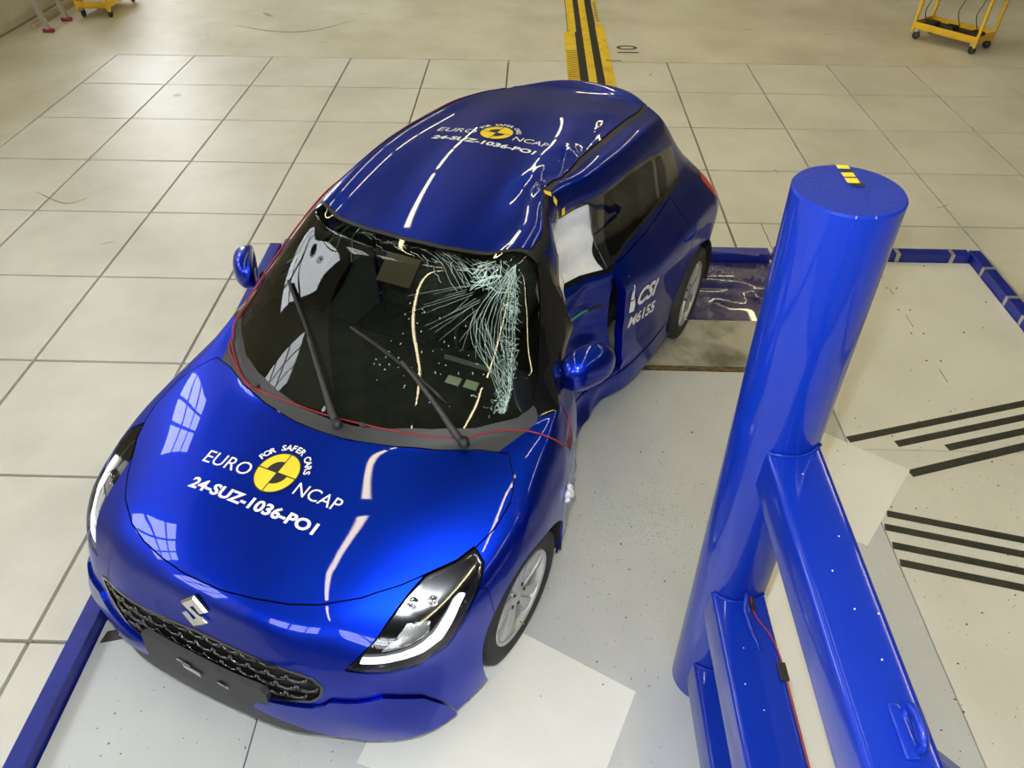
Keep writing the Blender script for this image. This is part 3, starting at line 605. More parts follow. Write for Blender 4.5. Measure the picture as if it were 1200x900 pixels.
# ---- ray helper on the undamaged surface
BTRI = np.concatenate([BF[:, [0, 1, 2]], BF[:, [0, 2, 3]]]); BVH0 = BVHTree.FromPolygons([tuple(v) for v in BV], BTRI.tolist())
def drop(x, y):
    h = BVH0.ray_cast(Vector((x, y, 3)), Vector((0, 0, -1))); return (np.array(h[0]), np.array(h[1]))
def fromfront(y, z):
    h = BVH0.ray_cast(Vector((4, y, z)), Vector((-1, 0, 0))); return (np.array(h[0]), np.array(h[1]))
def fromleft(x, z, s=1):
    h = BVH0.ray_cast(Vector((x, 3*s, z)), Vector((0, -s, 0))); return (np.array(h[0]), np.array(h[1]))
def on(P_): return [tuple(q) for q in warp(np.array(P_))]
# ---- grille: dark backing, staggered slats
gb_ = panel('grille', grille, M['black'], lip=.03, push=.030)
inside = lambda y, z: poly_sd(np.array([[y, z]]), gr)[0]
edge_, _ = carve(grille, lambda V: -(poly_sd(YZ(V), gr)+.010)); panel('grille_surround', edge_, M['gloss'], gb_, lip=.03, push=-.002)
for r_, z in enumerate((.550, .512, .474, .436)):
    for k in range(-7, 8):
        y = k*.074 + (.037 if r_ % 2 else 0)
        if inside(y, z) > -.012: continue
        pts = []
        for u, dz in ((-.036, .014), (-.030, -.004), (0, -.008), (.030, -.004), (.036, .014)):
            p, n = fromfront(y+u, z+dz); pts.append(p - np.array([.010, 0, 0]))
        MB().tube(on(pts), [.006, .0078, .0085, .0078, .006], 6).ob('grille_slat', M['gloss'], gb_, True)
# ---- number plate holder
hp = [(-.235,.497),(0,.503),(.17,.478),(.30,.466),(.315,.445),(.315,.352),(.10,.352),(-.235,.362)]
hm = MB(); us = np.linspace(-.24, .315, 24); 
def htop(y): return np.interp(y, [-.24,-.20,0,.17,.29,.315], [.470,.497,.497,.478,.470,.44])
Vh = []; Fh = []
for i, y in enumerate(us):
    for z, dx in ((htop(y), .0), (htop(y), .020), (.338, .020), (.336, .0)):
        p, n = fromfront(y, max(z, .36)); xx = 2.066 - .20*y*y; Vh.append((xx + dx - (z-.352)*.12, y, z))
for i in range(len(us)-1):
    for k in range(3): Fh.append((i*4+k, (i+1)*4+k, (i+1)*4+k+1, i*4+k+1))
Fh += [(0, 1, 2, 3), tuple((len(us)-1)*4+k for k in (3, 2, 1, 0))]
holder = mesh_ob('plate_holder', on(Vh), Fh, M['grey'], car)
for (y, z, w_, h_, mt) in ((.005,.425,.085,.028,'silver'), (-.045,.452,.03,.010,'silver'), (-.01,.450,.035,.016,'gloss'), (.135,.420,.035,.016,'gloss'), (.155,.412,.02,.012,'silver')):
    xx = 2.066-.2*y*y+.021-(z-.352)*.12; q = on([(xx+.004, y, z)])[0]
    o = MB().box((0, 0, 0), (.004, w_, h_)).ob('plate_bracket', M[mt], holder); o.location = q
# ---- emblem
SP = [(-.95,.30),(0,1.0),(.95,.38),(.55,.10),(0,.50),(-.28,.30),(.95,-.30),(0,-1.0),(-.95,-.38),(-.55,-.10),(0,-.50),(.28,-.30)]
em = MB(); ec, en = fromfront(0., .655); ec = np.array(on([ec])[0])
t1 = Vector((-.065, 1, 0)).normalized(); nn = Vector((en[0], en[1], en[2])).normalized(); t2 = nn.cross(t1).normalized()
if t2.z < 0: t2 = -t2
nS = len(SP); ctr = []
for d_, s_ in ((0., 1.), (.008, .97), (.013, .80)):
    for (u, v) in SP: em.v.append(tuple(Vector(ec) + t1*(u*.066*s_) + t2*(v*.074*s_) + nn*(d_+.001)))
em.f = [tuple(range(2*nS, 3*nS))] + [(l*nS+i, l*nS+(i+1) % nS, (l+1)*nS+(i+1) % nS, (l+1)*nS+i) for l in range(2) for i in range(nS)]
em.ob('emblem', M['chrome'], car)
# ---- printed markings that follow the panels
def decal(name, V2, F, cx, cy, mat, parent=None, lift=.0012):
    """V2 in (right, up) metres; right = +y, up = -x on the car top"""
    pts = []
    for (u, v) in V2: p, n = drop(cx - v, cy + u); pts.append(p + n*lift)
    return mesh_ob(name, on(pts), F, mat, parent if parent is not None else car)
def disc(r0, r1, a0, a1, n=24):
    V = []; F = []
    for i in range(n+1):
        a = a0+(a1-a0)*i/n; V += [(r0*math.cos(a), r0*math.sin(a)), (r1*math.cos(a), r1*math.sin(a))]
    return V, [(2*i, 2*i+1, 2*i+3, 2*i+2) for i in range(n)]
def shift(VF, du, dv): return [(u+du, v+dv) for u, v in VF[0]], VF[1]
def join(*vf):
    V = []; F = []
    for v, f in vf: F += [[i+len(V) for i in q] for q in f]; V += v
    return V, F
def fit(txt, u0, u1, v0, v1, off=0.):
    V, F = text_tris(txt, 1.0, off, 0, None, 'LEFT'); A = np.array(V); lo, hi = A.min(0), A.max(0)
    sc_ = np.array([(u1-u0)/(hi[0]-lo[0]), (v1-v0)/(hi[1]-lo[1])])
    V, F = text_tris(txt, 1.0, off, 0, .02/sc_.mean(), 'LEFT'); A = (np.array(V)-lo)*sc_ + np.array([u0, v0])
    return [tuple(q) for q in A], F
def marking(cx, cy, k):
    R = .083*k
    d = decal('marker_disc', *join(disc(0.001, R*.5, 0, 2*math.pi, 40), disc(R*.5, R, 0, 2*math.pi, 40)), cx, cy, M['yellow'], None, .0012)
    q = [disc(R*.97, R*1.03, 0, 2*math.pi, 48), disc(.001, R*.56, math.pi/2, math.pi, 16), disc(.001, R*.56, -math.pi/2, 0, 16)]
    q += [([(-R, -.0022), (R, -.0022), (R, .0022), (-R, .0022)], [(0, 1, 2, 3)]), ([(-.0022, -R), (.0022, -R), (.0022, R), (-.0022, R)], [(0, 1, 2, 3)])]
    decal('marker_pattern', *join(*q), cx, cy, M['tblack'], d, .0022)
    for txt, u0, u1, v0, v1, off in (('EURO', -.312, -.100, -.052, .0, .0), ('NCAP', .108, .300, -.052, -.003, .0), ('24-SUZ-1036-PO1', -.282, .280, -.158, -.112, .034)):
        t = decal('lettering', *fit(txt, u0*k, u1*k, v0*k, v1*k, off), cx, cy, M['white'], None, .0014); t['kind'] = 'stuff'
    arc = []; rr = R*1.17; txt = 'FOR SAFER CARS'
    for i, ch_ in enumerate(txt):
        if ch_ == ' ': continue
        an = math.radians(160 - 140*i/(len(txt)-1)); v, f = text_tris(ch_, .034*k, .0009, 0, None); ca, sa = math.cos(an-math.pi/2), math.sin(an-math.pi/2)
        arc.append(([(ca*u-sa*w_ + rr*math.cos(an), sa*u+ca*w_ + rr*math.sin(an)) for u, w_ in v], f))
    decal('lettering', *join(*arc), cx, cy, M['white'], None, .0014)['kind'] = 'stuff'
marking(1.4745, -.022, 1.0); marking(-.422, -.085, .98)
def side_decal(name, V2, F, x0, z0, slope, mat, lift=.0015):
    pts = []
    for (u, v) in V2: p, n = fromleft(x0-u, z0+v+slope*u); pts.append(p+n*lift)
    return mesh_ob(name, on(pts), F, mat, car)
side_decal('door_lettering', *join(shift(text_tris('CSI', .132, .004, .35, .02, 'LEFT'), .0, 0)), -.345, .700, -.10, M['white'])
side_decal('door_number', *join(text_tris('M6155', .094, .003, .12, .02, 'LEFT')), -.292, .592, -.12, M['white'])
flame = [(a*.85, b*.85) for a, b in [(.0,0),(.05,-.01),(.065,.03),(.055,.075),(.045,.10),(.052,.165),(.036,.24),(.03,.15),(.012,.09)]]
fv = [(u, v) for u, v in flame]; side_decal('door_logo', fv, [tuple(range(len(fv)))], -.285, .695, 0, M['white'], .003)
side_decal('door_logo', [(.0,.075),(.03,.062),(.058,.078),(.058,.086),(.03,.070),(.0,.083)], [(0,1,4,5),(1,2,3,4)], -.285, .692, 0, M['tblack'], .0045)
# ------------------------------------------------------------------ wheels
def wheel(x, y, s, steer=0.):
    w_ = .185; R = .303; rr = .208
    prof = [(rr-.005, -.080), (rr+.02, -.088), (.262, -.0925), (.288, -.084), (.299, -.066), (R, -.035), (R, .035), (.299, .066), (.288, .084), (.262, .0925), (rr+.02, .088), (rr+.002, .080)]
    t = MB().lathe(prof, 56).ob('wheel', M['rubber'], car, True, angle=.7)
    t.location = (x, y, .303); t.rotation_euler = (0, 0, steer + (0 if s > 0 else math.pi))
    MB().lathe([(rr-.004, -.080), (rr-.016, -.06), (rr-.018, .055), (rr-.004, .074), (rr+.004, .081), (rr+.001, .085), (rr-.010, .079), (rr-.018, .060)], 56).ob('rim', M['alloy'], t, True, angle=.6)
    MB().lathe([(0, .0), (.10, .0), (rr-.018, -.01)], 40).ob('brake_disc', M['grey'], t, True)
    for k in range(5):
        sp = MB(); a0 = 2*math.pi*k/5 + .3
        def sec(r, wd, h, th):   # cross-section across the spoke
            ca, sa = math.cos(a0), math.sin(a0); P_ = []
            for (u, dh) in ((-wd, -th), (-wd, 0), (-wd*.62, .008), (-wd*.16, .006), (-wd*.10, -.006), (wd*.10, -.006), (wd*.16, .006), (wd*.62, .008), (wd, 0), (wd, -th)):
                P_.append((r*ca-u*sa, h+dh, r*sa+u*ca))
            return P_
        rows = [sec(.040, .030, .055, .03), sec(.09, .042, .062, .03), sec(.15, .056, .068, .025), sec(.196, .078, .066, .02)]
        for r_ in rows: sp.v += r_
        n = 10; sp.f = [(i*n+j, i*n+j+1, (i+1)*n+j+1, (i+1)*n+j) for i in range(3) for j in range(n-1)] + [tuple(range(n)), tuple(3*n+j for j in range(n))[::-1]]
        sp.ob('spoke', M['alloy'], t, True, angle=.7)
        a1 = a0 + math.pi/5; nut = MB().lathe([(0, .016), (.008, .016), (.009, 0)], 6).ob('wheel_nut', M['grey'], t); nut.location = (.052*math.cos(a1), .052, .052*math.sin(a1))
    MB().lathe([(0, .072), (.022, .071), (.030, .066), (.060, .060), (.062, .04)], 28).ob('hub_cap', M['alloy'], t, True, angle=.6)
    v = MB().lathe([(0, .022), (.004, .022), (.004, 0)], 8).ob('valve', M['chrome'], t); v.location = (0, .072, -.198)
wheel(AXF - .065*.9, .812, 1, -.03); wheel(AXR - .065*.86, .768, 1); wheel(AXF + .065*.8, -.745, -1, -.03); wheel(AXR + .065*.8, -.77, -1)
# arch liners and added dark underbody
for ax in (AXF, AXR):
    for s in (1, -1):
        m = MB(); n = 20
        for k in range(n+1):
            a = math.pi*(-.08 + 1.16*k/n)
            for y in (.50, .875): m.v.append((ax + (AR+.004)*math.cos(a), s*y, AZ + (AR+.004)*math.sin(a)))
        m.f = [(2*k, 2*k+1, 2*k+3, 2*k+2) for k in range(n)]; m.f.append(tuple(2*k for k in range(n+1)))
        m.v = on(m.v); m.ob('arch_liner', M['black'], car, True)
def block(name, x0, x1, y0, y1, z0, z1, mat, parent=None, bev=.01, rx=None, sub=1):
    m = MB().box(((x0+x1)/2, (y0+y1)/2, (z0+z1)/2), (x1-x0, y1-y0, z1-z0), bev=bev); m.v = on(m.v); return m.ob(name, mat, parent or car, True, angle=.6)
block('underbody_light_block', -1.55, 1.95, -.50, .46, .17, .27, M['black']); block('cabin_floor', -1.45, .95, -.74, .50, .27, .33, M['interior'])  # underbody is an unseen slab added to block light under the car
block('engine_bay', .98, 1.85, -.50, .48, .27, .62, M['interior'], bev=.05)
# ------------------------------------------------------------------ cabin
dash = MB(); n = 14
for i, y in enumerate(np.linspace(-.74, .70, n)):
    bow = .05*math.cos(y*1.8); hump = .05*math.exp(-((y-.36)/.17)**2)
    for (x, z) in ((1.12, .87), (1.00, .905), (.80, .925), (.62+bow*.6, .935+hump), (.55+bow, .90+hump), (.53+bow, .76), (.62, .58), (.9, .5)): dash.v.append((x, y, z))
dash.f = [(i*8+k, (i+1)*8+k, (i+1)*8+k+1, i*8+k+1) for i in range(n-1) for k in range(7)]; dash.v = on(dash.v); dsh = dash.ob('dashboard', M['interior'], car, True, angle=1.)
o = block('cabin_console', -.25, .62, -.10, .08, .33, .62, M['interior'])
for (x0, y0, w_, h_, mt, nm) in ((.80, .325, .07, .06, 'paper', 'dash_card'), (.795, .415, .065, .06, 'paper', 'dash_card')):
    m = MB().box((x0, y0, .942), (h_*.75, w_, .004)); m.v = on(m.v); m.ob(nm, M[mt], dsh)
m = MB().box((.72, .37, .985), (.012, .26, .016)); m.v = on(m.v); m.ob('instrument_hood_edge', M['seatpad'], dsh)
sw = MB(); cw = Vector((.42, .36, .93)); ax_ = Vector((.42, 0, .9)).normalized(); e1 = Vector((0, 1, 0)); e2 = ax_.cross(e1)
sw.tube(on([cw + .185*(math.cos(a)*e1 + math.sin(a)*e2) for a in np.linspace(0, 2*math.pi, 36, endpoint=False)]), .014, 8, closed=True)
swo = sw.ob('steering_wheel', M['black'], car, True)
hb = MB(); hb.tube(on([cw - .17*e1, cw + .17*e1]), .018, 8); hb.tube(on([cw, cw - .17*e2]), .018, 8); hb.tube(on([cw, cw + ax_*-.02, cw + ax_*-.2]), [.07, .065, .03], 12); hb.ob('steering_hub', M['black'], swo, True)
def seat(yc, x0=0.):
    root = None
    c = MB().box((x0+.12, yc, .50), (.50, .46, .16), bev=.05); c.v = on(c.v); root = c.ob('seat', M['seat'], car, True)
    b = MB().box((0, 0, 0), (.15, .46, .60), bev=.06); b.v = on([(Matrix.Rotation(-.30, 3, 'Y') @ Vector(v)) + Vector((x0-.22, yc, .80)) for v in b.v]); b.ob('backrest', M['seat'], root, True)
    h = MB().box((0, 0, 0), (.10, .26, .18), bev=.04); h.v = on([(Matrix.Rotation(-.2, 3, 'Y') @ Vector(v)) + Vector((x0-.36, yc, 1.19)) for v in h.v]); hr = h.ob('headrest', M['seat'], root, True)
    p = MB()
    for s in (-.06, .06): p.tube(on([(x0-.345, yc+s, 1.12), (x0-.32, yc+s, 1.04)]), .007, 6)
    p.ob('headrest_post', M['chrome'], hr)
seat(-.36, .08); seat(.28, .02)
block('rear_bench', -1.0, -.55, -.62, .50, .40, .58, M['seat'], bev=.05); bb = MB().box((0, 0, 0), (.14, 1.15, .55), bev=.05); bb.v = on([(Matrix.Rotation(-.3, 3, 'Y') @ Vector(v)) + Vector((-1.08, -.03, .80)) for v in bb.v]); bb.ob('rear_backrest', M['seat'], car, True)
# right door lining with its oval pull, seen through the windscreen
d3 = MB().box((-.62, -.765, .64), (.70, .03, .66), bev=.012); d3.v = on(d3.v); d3.ob('door_lining', M['interior'], car, True)
dl = MB().box((.25, -.775, .64), (.95, .03, .64), bev=.012); dl.v = on(dl.v); dlo = dl.ob('door_lining', M['seatpad'], car, True)
ov = MB().lathe([(0, .01), (.8, .01), (1, 0)], 24); ov.v = on([(v[0]*.16+.34, -.757+v[1], v[2]*.045+.80+.12*(v[0]*.16)) for v in ov.v]); ov.ob('door_pull', M['black'], dlo, True)
# mirror and sun visor card behind the screen
m = MB().box((.50, -.01, 1.315), (.03, .25, .075), bev=.012); m.v = on(m.v); m.ob('rear_view_mirror', M['black'], car, True)
m = MB().box((0, 0, 0), (.13, .155, .004)); m.v = on([(Matrix.Rotation(.55, 3, 'Y') @ Vector(v)) + Vector((.655, .03, 1.315)) for v in m.v]); m.ob('visor_card', M['brown'], car)
# curtain airbag hanging in the broken left front window
ab = MB(); nx, nz = 26, 20
for j in range(nz+1):
    for i in range(nx+1):
        x = -.25 + .63*i/nx; z = .93 + .40*j/nz
        p, nr = fromleft(x, z); f_ = .030*math.sin(11*x+4*z)+.018*math.sin(23*x-9*z)+.012*math.sin(37*z+6*x)
        ab.v.append((p[0], p[1]-.055+f_*.8, z))
ab.f = [(j*(nx+1)+i, j*(nx+1)+i+1, (j+1)*(nx+1)+i+1, (j+1)*(nx+1)+i) for j in range(nz) for i in range(nx)]
ab.v = on(ab.v); ab.ob('curtain_airbag', M['airbag'], car, True)
# ------------------------------------------------------------------ door mirrors
def mirror(c, axis, L, dp, ht, flip=1, name='door_mirror'):
    a = Vector(axis).normalized(); up = Vector((0, 0, 1)); b = up.cross(a).normalized()*flip; m = MB(); nu, nv = 24, 32
    for i in range(nu+1):
        t = -1+2*i/nu; prof = (1-abs(t)**2.6)**.5 if abs(t) < 1 else 0.
        for k in range(nv):
            w_ = 2*math.pi*k/nv; cb, sb = math.cos(w_), math.sin(w_)
            e = 1.0; u = math.copysign(abs(cb)**.85, cb)*dp*prof; v = math.copysign(abs(sb)**.8, sb)*ht*prof*(1-.12*t)
            if u < -.35*dp: u = -.35*dp - .1*(abs(u)-.35*dp)
            m.v.append(Vector(c) + a*t*L + b*u + up*v)
    m.f = [(i*nv+k, i*nv+(k+1) % nv, (i+1)*nv+(k+1) % nv, (i+1)*nv+k) for i in range(nu) for k in range(nv)]
    root = m.ob(name, M['paint'], car, True)
    g = MB(); ng = 28
    for rr, dd in ((0.001, .42), (.72, .42), (.80, .40)):
        for k in range(ng): w_ = 2*math.pi*k/ng; g.v.append(Vector(c) + a*math.cos(w_)*L*rr*.95 + up*math.sin(w_)*ht*rr*1.0 - b*dp*dd)
    g.f = [(r_*ng+k, r_*ng+(k+1) % ng, (r_+1)*ng+(k+1) % ng, (r_+1)*ng+k) for r_ in range(2) for k in range(ng)]
    g.ob('mirror_glass', M['gloss'], root, True); return root, a, b
r1, a, b = mirror((.505, .828, 1.01), (-.86, .50, .05), .132, .085, .088, -1)
MB().tube([(.56, .765, .945), (.52, .79, .95), (.49, .80, .95)], [.04, .035, .03], 10).ob('mirror_foot', M['black'], r1, True)
r2, a, b = mirror((.575, -.925, 1.0), (-.75, -.66, .0), .130, .070, .088)
MB().tube([(.58, -.76, .955), (.57, -.81, .955), (.565, -.85, .96)], [.04, .032, .03], 10).ob('mirror_foot', M['black'], r2, True)
# ------------------------------------------------------------------ wipers
def up_(pts, h): 
    out = []
    for x, y in pts: p, n_ = drop(x, y); out.append(p+n_*h)
    return on(out)
def wiper(blade, arm):
    bl = [tuple(np.array(blade[0])*(1-t)+np.array(blade[1])*t) for t in np.linspace(0, 1, 9)]
    r_ = MB().tube(up_(bl, .014), .008, 6).ob('wiper', M['black'], car, True)
    ar = [tuple(np.array(arm[0])*(1-t)+np.array(arm[1])*t) for t in np.linspace(0, 1, 7)]
    q = up_(ar, .026); MB().tube(q, [.016, .015, .012, .010, .009, .008, .007], 8).ob('wiper_arm', M['grey'], r_, True)
    MB().lathe([(0, .03), (.018, .028), (.022, 0)], 12, Matrix.Rotation(math.pi/2, 3, 'X')).ob('wiper_pivot', M['black'], r_, True).location = q[0]
wiper(((.783, -.437), (1.063, -.117)), ((1.232, .070), (.99, -.20)))
wiper(((.926, -.040), (1.030, .425)), ((1.115, .535), (.975, .215)))
for (x, y) in ((1.178, -.375), (1.200, .155)): p = on([drop(x, y)[0]+np.array([0, 0, .012])])[0]; MB().box(p, (.018, .028, .012), bev=.004).ob('washer_nozzle', M['grey'], car, True)
# ------------------------------------------------------------------ cracked windscreen
rng = random.Random(3); ck = MB()
def ribbon(pts, w0, w1=None, lift=.0018):
    w0 *= .72; w1 = w0 if w1 is None else w1*.72; P3 = []
    for (x, y) in pts:
        if abs(y) > .70: return
        p, n_ = drop(x, y); P3.append((p + n_*lift, n_))
    base = len(ck.v)
    for i, (p, n_) in enumerate(P3):
        t = P3[min(i+1, len(P3)-1)][0]-P3[max(i-1, 0)][0]; s_ = np.cross(n_, t); s_ /= np.linalg.norm(s_)+1e-9; wd = (w0+(w1-w0)*i/(len(P3)-1))/2
        ck.v += [tuple(p-s_*wd), tuple(p+s_*wd)]
    for i in range(len(P3)-1): ck.f.append((base+2*i, base+2*i+1, base+2*i+3, base+2*i+2))
def jag(a, b, n, j, bow=0.):
    a, b = np.array(a), np.array(b); d = b-a; nr = np.array([-d[1], d[0]]); out = []
    for i in range(n+1):
        t = i/n; out.append(tuple(a+d*t + nr*(bow*4*t*(1-t) + rng.uniform(-j, j)*(0 < i < n))))
    return out
def in_screen(x, y): return poly_sd(np.array([[x, y]]), [(1.19,0),(1.10,.42),(1.0,.57),(.90,.665),(.72,.645),(.57,.59),(.475,.50),(.53,.33),(.585,.15),(.595,0),(.585,-.15),(.53,-.33),(.475,-.50),(.57,-.59),(.72,-.645),(.9,-.665),(1.10,-.42)])[0] < 0
def rib_in(pts, *a):
    run = []
    for p in pts:
        if in_screen(*p): run.append(p)
        else:
            if len(run) > 1: ribbon(run, *a)
            run = []
    if len(run) > 1: ribbon(run, *a)
# along the header
for k in range(10): rib_in(jag((.545+.013*k, .43-.012*k), (.600+.007*(k % 5), .12-.045*k), 14, .010, -.10-.02*rng.random()), .0016, .0010)
for k in range(26): y = rng.uniform(-.25, .40); x = .60 - .35*max(0, abs(y)-.1)**1.6 + rng.uniform(0, .05); rib_in(jag((x, y), (x+rng.uniform(-.02, .03), y+rng.uniform(-.06, .06)), 4, .1), .0018)
# fan towards the middle of the screen
for k in range(22):
    a0 = (.60+.006*k, .37+.006*k); L = rng.uniform(.12, .30); th = 2.35-.022*k; s0 = rng.uniform(0, .05)
    rib_in(jag((a0[0]-s0*math.cos(th), a0[1]-s0*math.sin(th)), (a0[0]+L*.62, a0[1]-L*.9+.012*k), 8, .006), .0015, .0007)
# hanging cracks on the right side
for (p0, p1, bw) in (((.56, -.27), (.80, -.32), .06), ((.55, -.30), (.74, -.40), .05), ((.575, -.20), (.70, -.16), -.1), ((.70, -.30), (.82, -.27), .02)): rib_in(jag(p0, p1, 14, .008, bw), .0045, .003)
# crushed band beside the left pillar
band_ = [(.50,.46),(.45,.53),(.58,.585),(.72,.635),(.865,.660),(.93,.652),(.86,.63),(.77,.593),(.688,.545),(.611,.496)]
cl = [(.49,.49),(.60,.545),(.72,.605),(.83,.645),(.915,.655)]
for k in range(16):
    o_ = .012*k; e_ = rng.uniform(.75, 1.0); pts = []
    for (x, y) in spline(cl, 6): s_ = (x-.49)/.425; pts.append((x + rng.uniform(-.003, .003) + .55*o_*math.sin(math.pi*min(1, s_/e_)), y - .8*o_*math.sin(math.pi*min(1, s_/e_))+rng.uniform(-.002, .002)))
    rib_in(pts, .0016, .0012)
cnt = 0
while cnt < 430:
    t = rng.random(); i = min(int(t*4), 3); f_ = t*4-i; x = cl[i][0]*(1-f_)+cl[i+1][0]*f_ + abs(rng.gauss(0, .016)); y = cl[i][1]*(1-f_)+cl[i+1][1]*f_ - abs(rng.gauss(0, .026)) + .012
    a_ = rng.uniform(0, 6.28); l = rng.uniform(.006, .026); rib_in(jag((x, y), (x+l*math.cos(a_), y+l*math.sin(a_)), 2, .15), rng.uniform(.0009, .0022)); cnt += 1
for k in range(26): rib_in(jag((.50+rng.uniform(0, .12), .40+rng.uniform(-.04, .12)), (.50+rng.uniform(0, .13), .40+rng.uniform(-.05, .13)), 5, .05), .0015)
for k in range(22): x, y = .605+rng.gauss(0, .02), .375+rng.gauss(0, .02); rib_in(jag((x, y), (x-.04+rng.uniform(-.03, .03), y+.05+rng.uniform(-.03, .03)), 3, .1), .004)
for k in range(60): x, y = rng.uniform(.75, 1.05), rng.uniform(.12, .55); rib_in([(x, y), (x+rng.uniform(-.006, .006), y+rng.uniform(-.006, .006))], .004)
tag(ck.ob('glass_cracks', M['crack'], wscreen), kind='stuff')
# ------------------------------------------------------------------ tape marks, torn foam, wire on the car
def quad_side(name, x, z, w_, h_, mat, s=1, parent=None, lift=.003, n=6):
    m = MB()
    for i in range(n+1):
        for zz in (z-h_/2, z+h_/2): p, nr = fromleft(x+w_/2-w_*i/n, zz, s); m.v.append(p+nr*lift)
    m.f = [(2*i, 2*i+2, 2*i+3, 2*i+1) for i in range(n)]; m.v = on(m.v); return m.ob(name, mat, parent or car)
def quad_top(name, x, y, w_, h_, mat, rz=0., lift=.003):
    c, s_ = math.cos(rz), math.sin(rz); P_ = []
    for (u, v) in ((-w_/2, -h_/2), (w_/2, -h_/2), (w_/2, h_/2), (-w_/2, h_/2)): p, nr = drop(x+u*c-v*s_, y+u*s_+v*c); P_.append(p+nr*lift)
    return mesh_ob(name, on(P_), [(0, 1, 2, 3)], mat, car)
quad_top('yellow_tape', .012, .535, .022, .035, M['yellow'], .5, .006); quad_top('yellow_tape', .010, .575, .03, .02, M['yellow'], .2, .006)
quad_side('yellow_tape', -.03, 1.338, .022, .035, M['yellow']); quad_side('yellow_tape', .03, 1.352, .018, .028, M['yellow'])
for k in range(3): quad_side('yellow_tape', .055+.004*k, .935-.034*k, .03, .018, M['yellow'])
quad_side('black_tape', .056, .90, .034, .095, M['tblack'], lift=.002)
teal = material('teal_tape', (.05, .34, .26), .5); quad_side('green_tape', -.06, .755, .16, .016, teal, n=12); quad_side('black_tape', -.17, .755, .08, .022, M['tblack'])
foam = MB()
for (x, z, r_) in ((.955, .665, .014), (.94, .65, .020), (.925, .672, .012), (.965, .64, .011), (.935, .69, .010)):
    p, nr = fromleft(x, z); p = on([p+nr*.012])[0]; bm = bmesh.new(); bmesh.ops.create_icosphere(bm, subdivisions=2, radius=r_)
    foam.add([Vector(p)+v.co*(1+.35*math.sin(9*v.co.x/r_+5*v.co.z/r_)) for v in bm.verts], [[v.index for v in f.verts] for f in bm.faces]); bm.free()
foam.ob('torn_foam', M['white'], car, True)
quad_side('black_tape', .80, .80, .055, .05, M['tblack'])
W_ = [(-1.15,-.56),(-.9,-.575),(-.66,-.59),(-.28,-.60),(.1,-.59),(.38,-.555),(.60,-.650),(.75,-.705),(.88,-.735),(.95,-.70),(1.009,-.650),(1.13,-.490),(1.18,-.374),(1.200,-.162),(1.203,0),(1.188,.204),(1.149,.398),(1.085,.523),(1.03,.585),(.965,.68),(.945,.75)]
wp = []
for (x, y) in W_: p, n_ = drop(x, y); wp.append(p+n_*.007)
for (x, z) in ((.925, .915), (.905, .875), (.865, .842), (.81, .852), (.775, .88), (.76, .91)): p, n_ = fromleft(x, z); wp.append(p+n_*.010)
wire = MB().tube(on([tuple(q) for q in spline(wp, 7)]), .0032, 6).ob('red_cable', M['red'], None, True)
wire.location = CAR_O; wire.rotation_euler = (0, 0, CAR_YAW)
tag(wire, 'thin red cable taped along the roof edge and the foot of the shattered windscreen', 'cable')
W2 = [(x, y+.016*math.sin(7*i)+(.012 if i % 2 else -.008)) for i, (x, y) in enumerate(W_[4:14])]; wp = []
for (x, y) in W2: p, n_ = drop(x, y); wp.append(p+n_*.009)
w2 = MB().tube(on([tuple(q) for q in spline(wp, 6)]), .0036, 6).ob('cable_strand', M['red'], wire, True)
# ------------------------------------------------------------------ pole rig
rig = empty('pole_rig', (5.684, -7.505, 0), 0, 'tall blue steel impact pole with three welded box beams running towards the camera', 'pole')
PH, PR, TX, TY = 2.228, .122, -.034, -.009
pm = MB(); n = 72
prof = [(PR, 0.0), (PR, PH-.006), (PR-.004, PH-.001)]
for r_, h in prof:
    for k in range(n): a = 2*math.pi*k/n; pm.v.append((r_*math.cos(a)+TX*h, r_*math.sin(a)+TY*h, h))
pm.f = [(i*n+k, i*n+(k+1) % n, (i+1)*n+(k+1) % n, (i+1)*n+k) for i in range(2) for k in range(n)]; pm.ob('pole', M['rig'], rig, True, angle=.5)
mesh_ob('pole_cap', [((PR-.004)*math.cos(2*math.pi*k/n)+TX*PH, (PR-.004)*math.sin(2*math.pi*k/n)+TY*PH, PH-.001) for k in range(n)], [tuple(range(n))], M['rigtop'], rig)
def on_cap(pts): return [(x-5.684, y+7.505, PH+.0012) for x, y in pts]
for k, (ya, yb, mt) in enumerate(((-7.410, -7.428, 'yellow'), (-7.428, -7.447, 'tblack'), (-7.447, -7.468, 'yellow'), (-7.468, -7.475, 'tblack'), (-7.475, -7.498, 'yellow'), (-7.498, -7.515, 'tblack'))):
    x0, x1 = (5.612, 5.640) if k < 5 else (5.606, 5.648)
    mesh_ob('cap_tape', [(a, b, c) for a, b, c in on_cap([(x0+.012*(k % 2), ya), (x0+.012*(k % 2), yb), (x1, yb), (x1, ya)])], [(0, 1, 2, 3)], M[mt], rig)
YE = -8.80
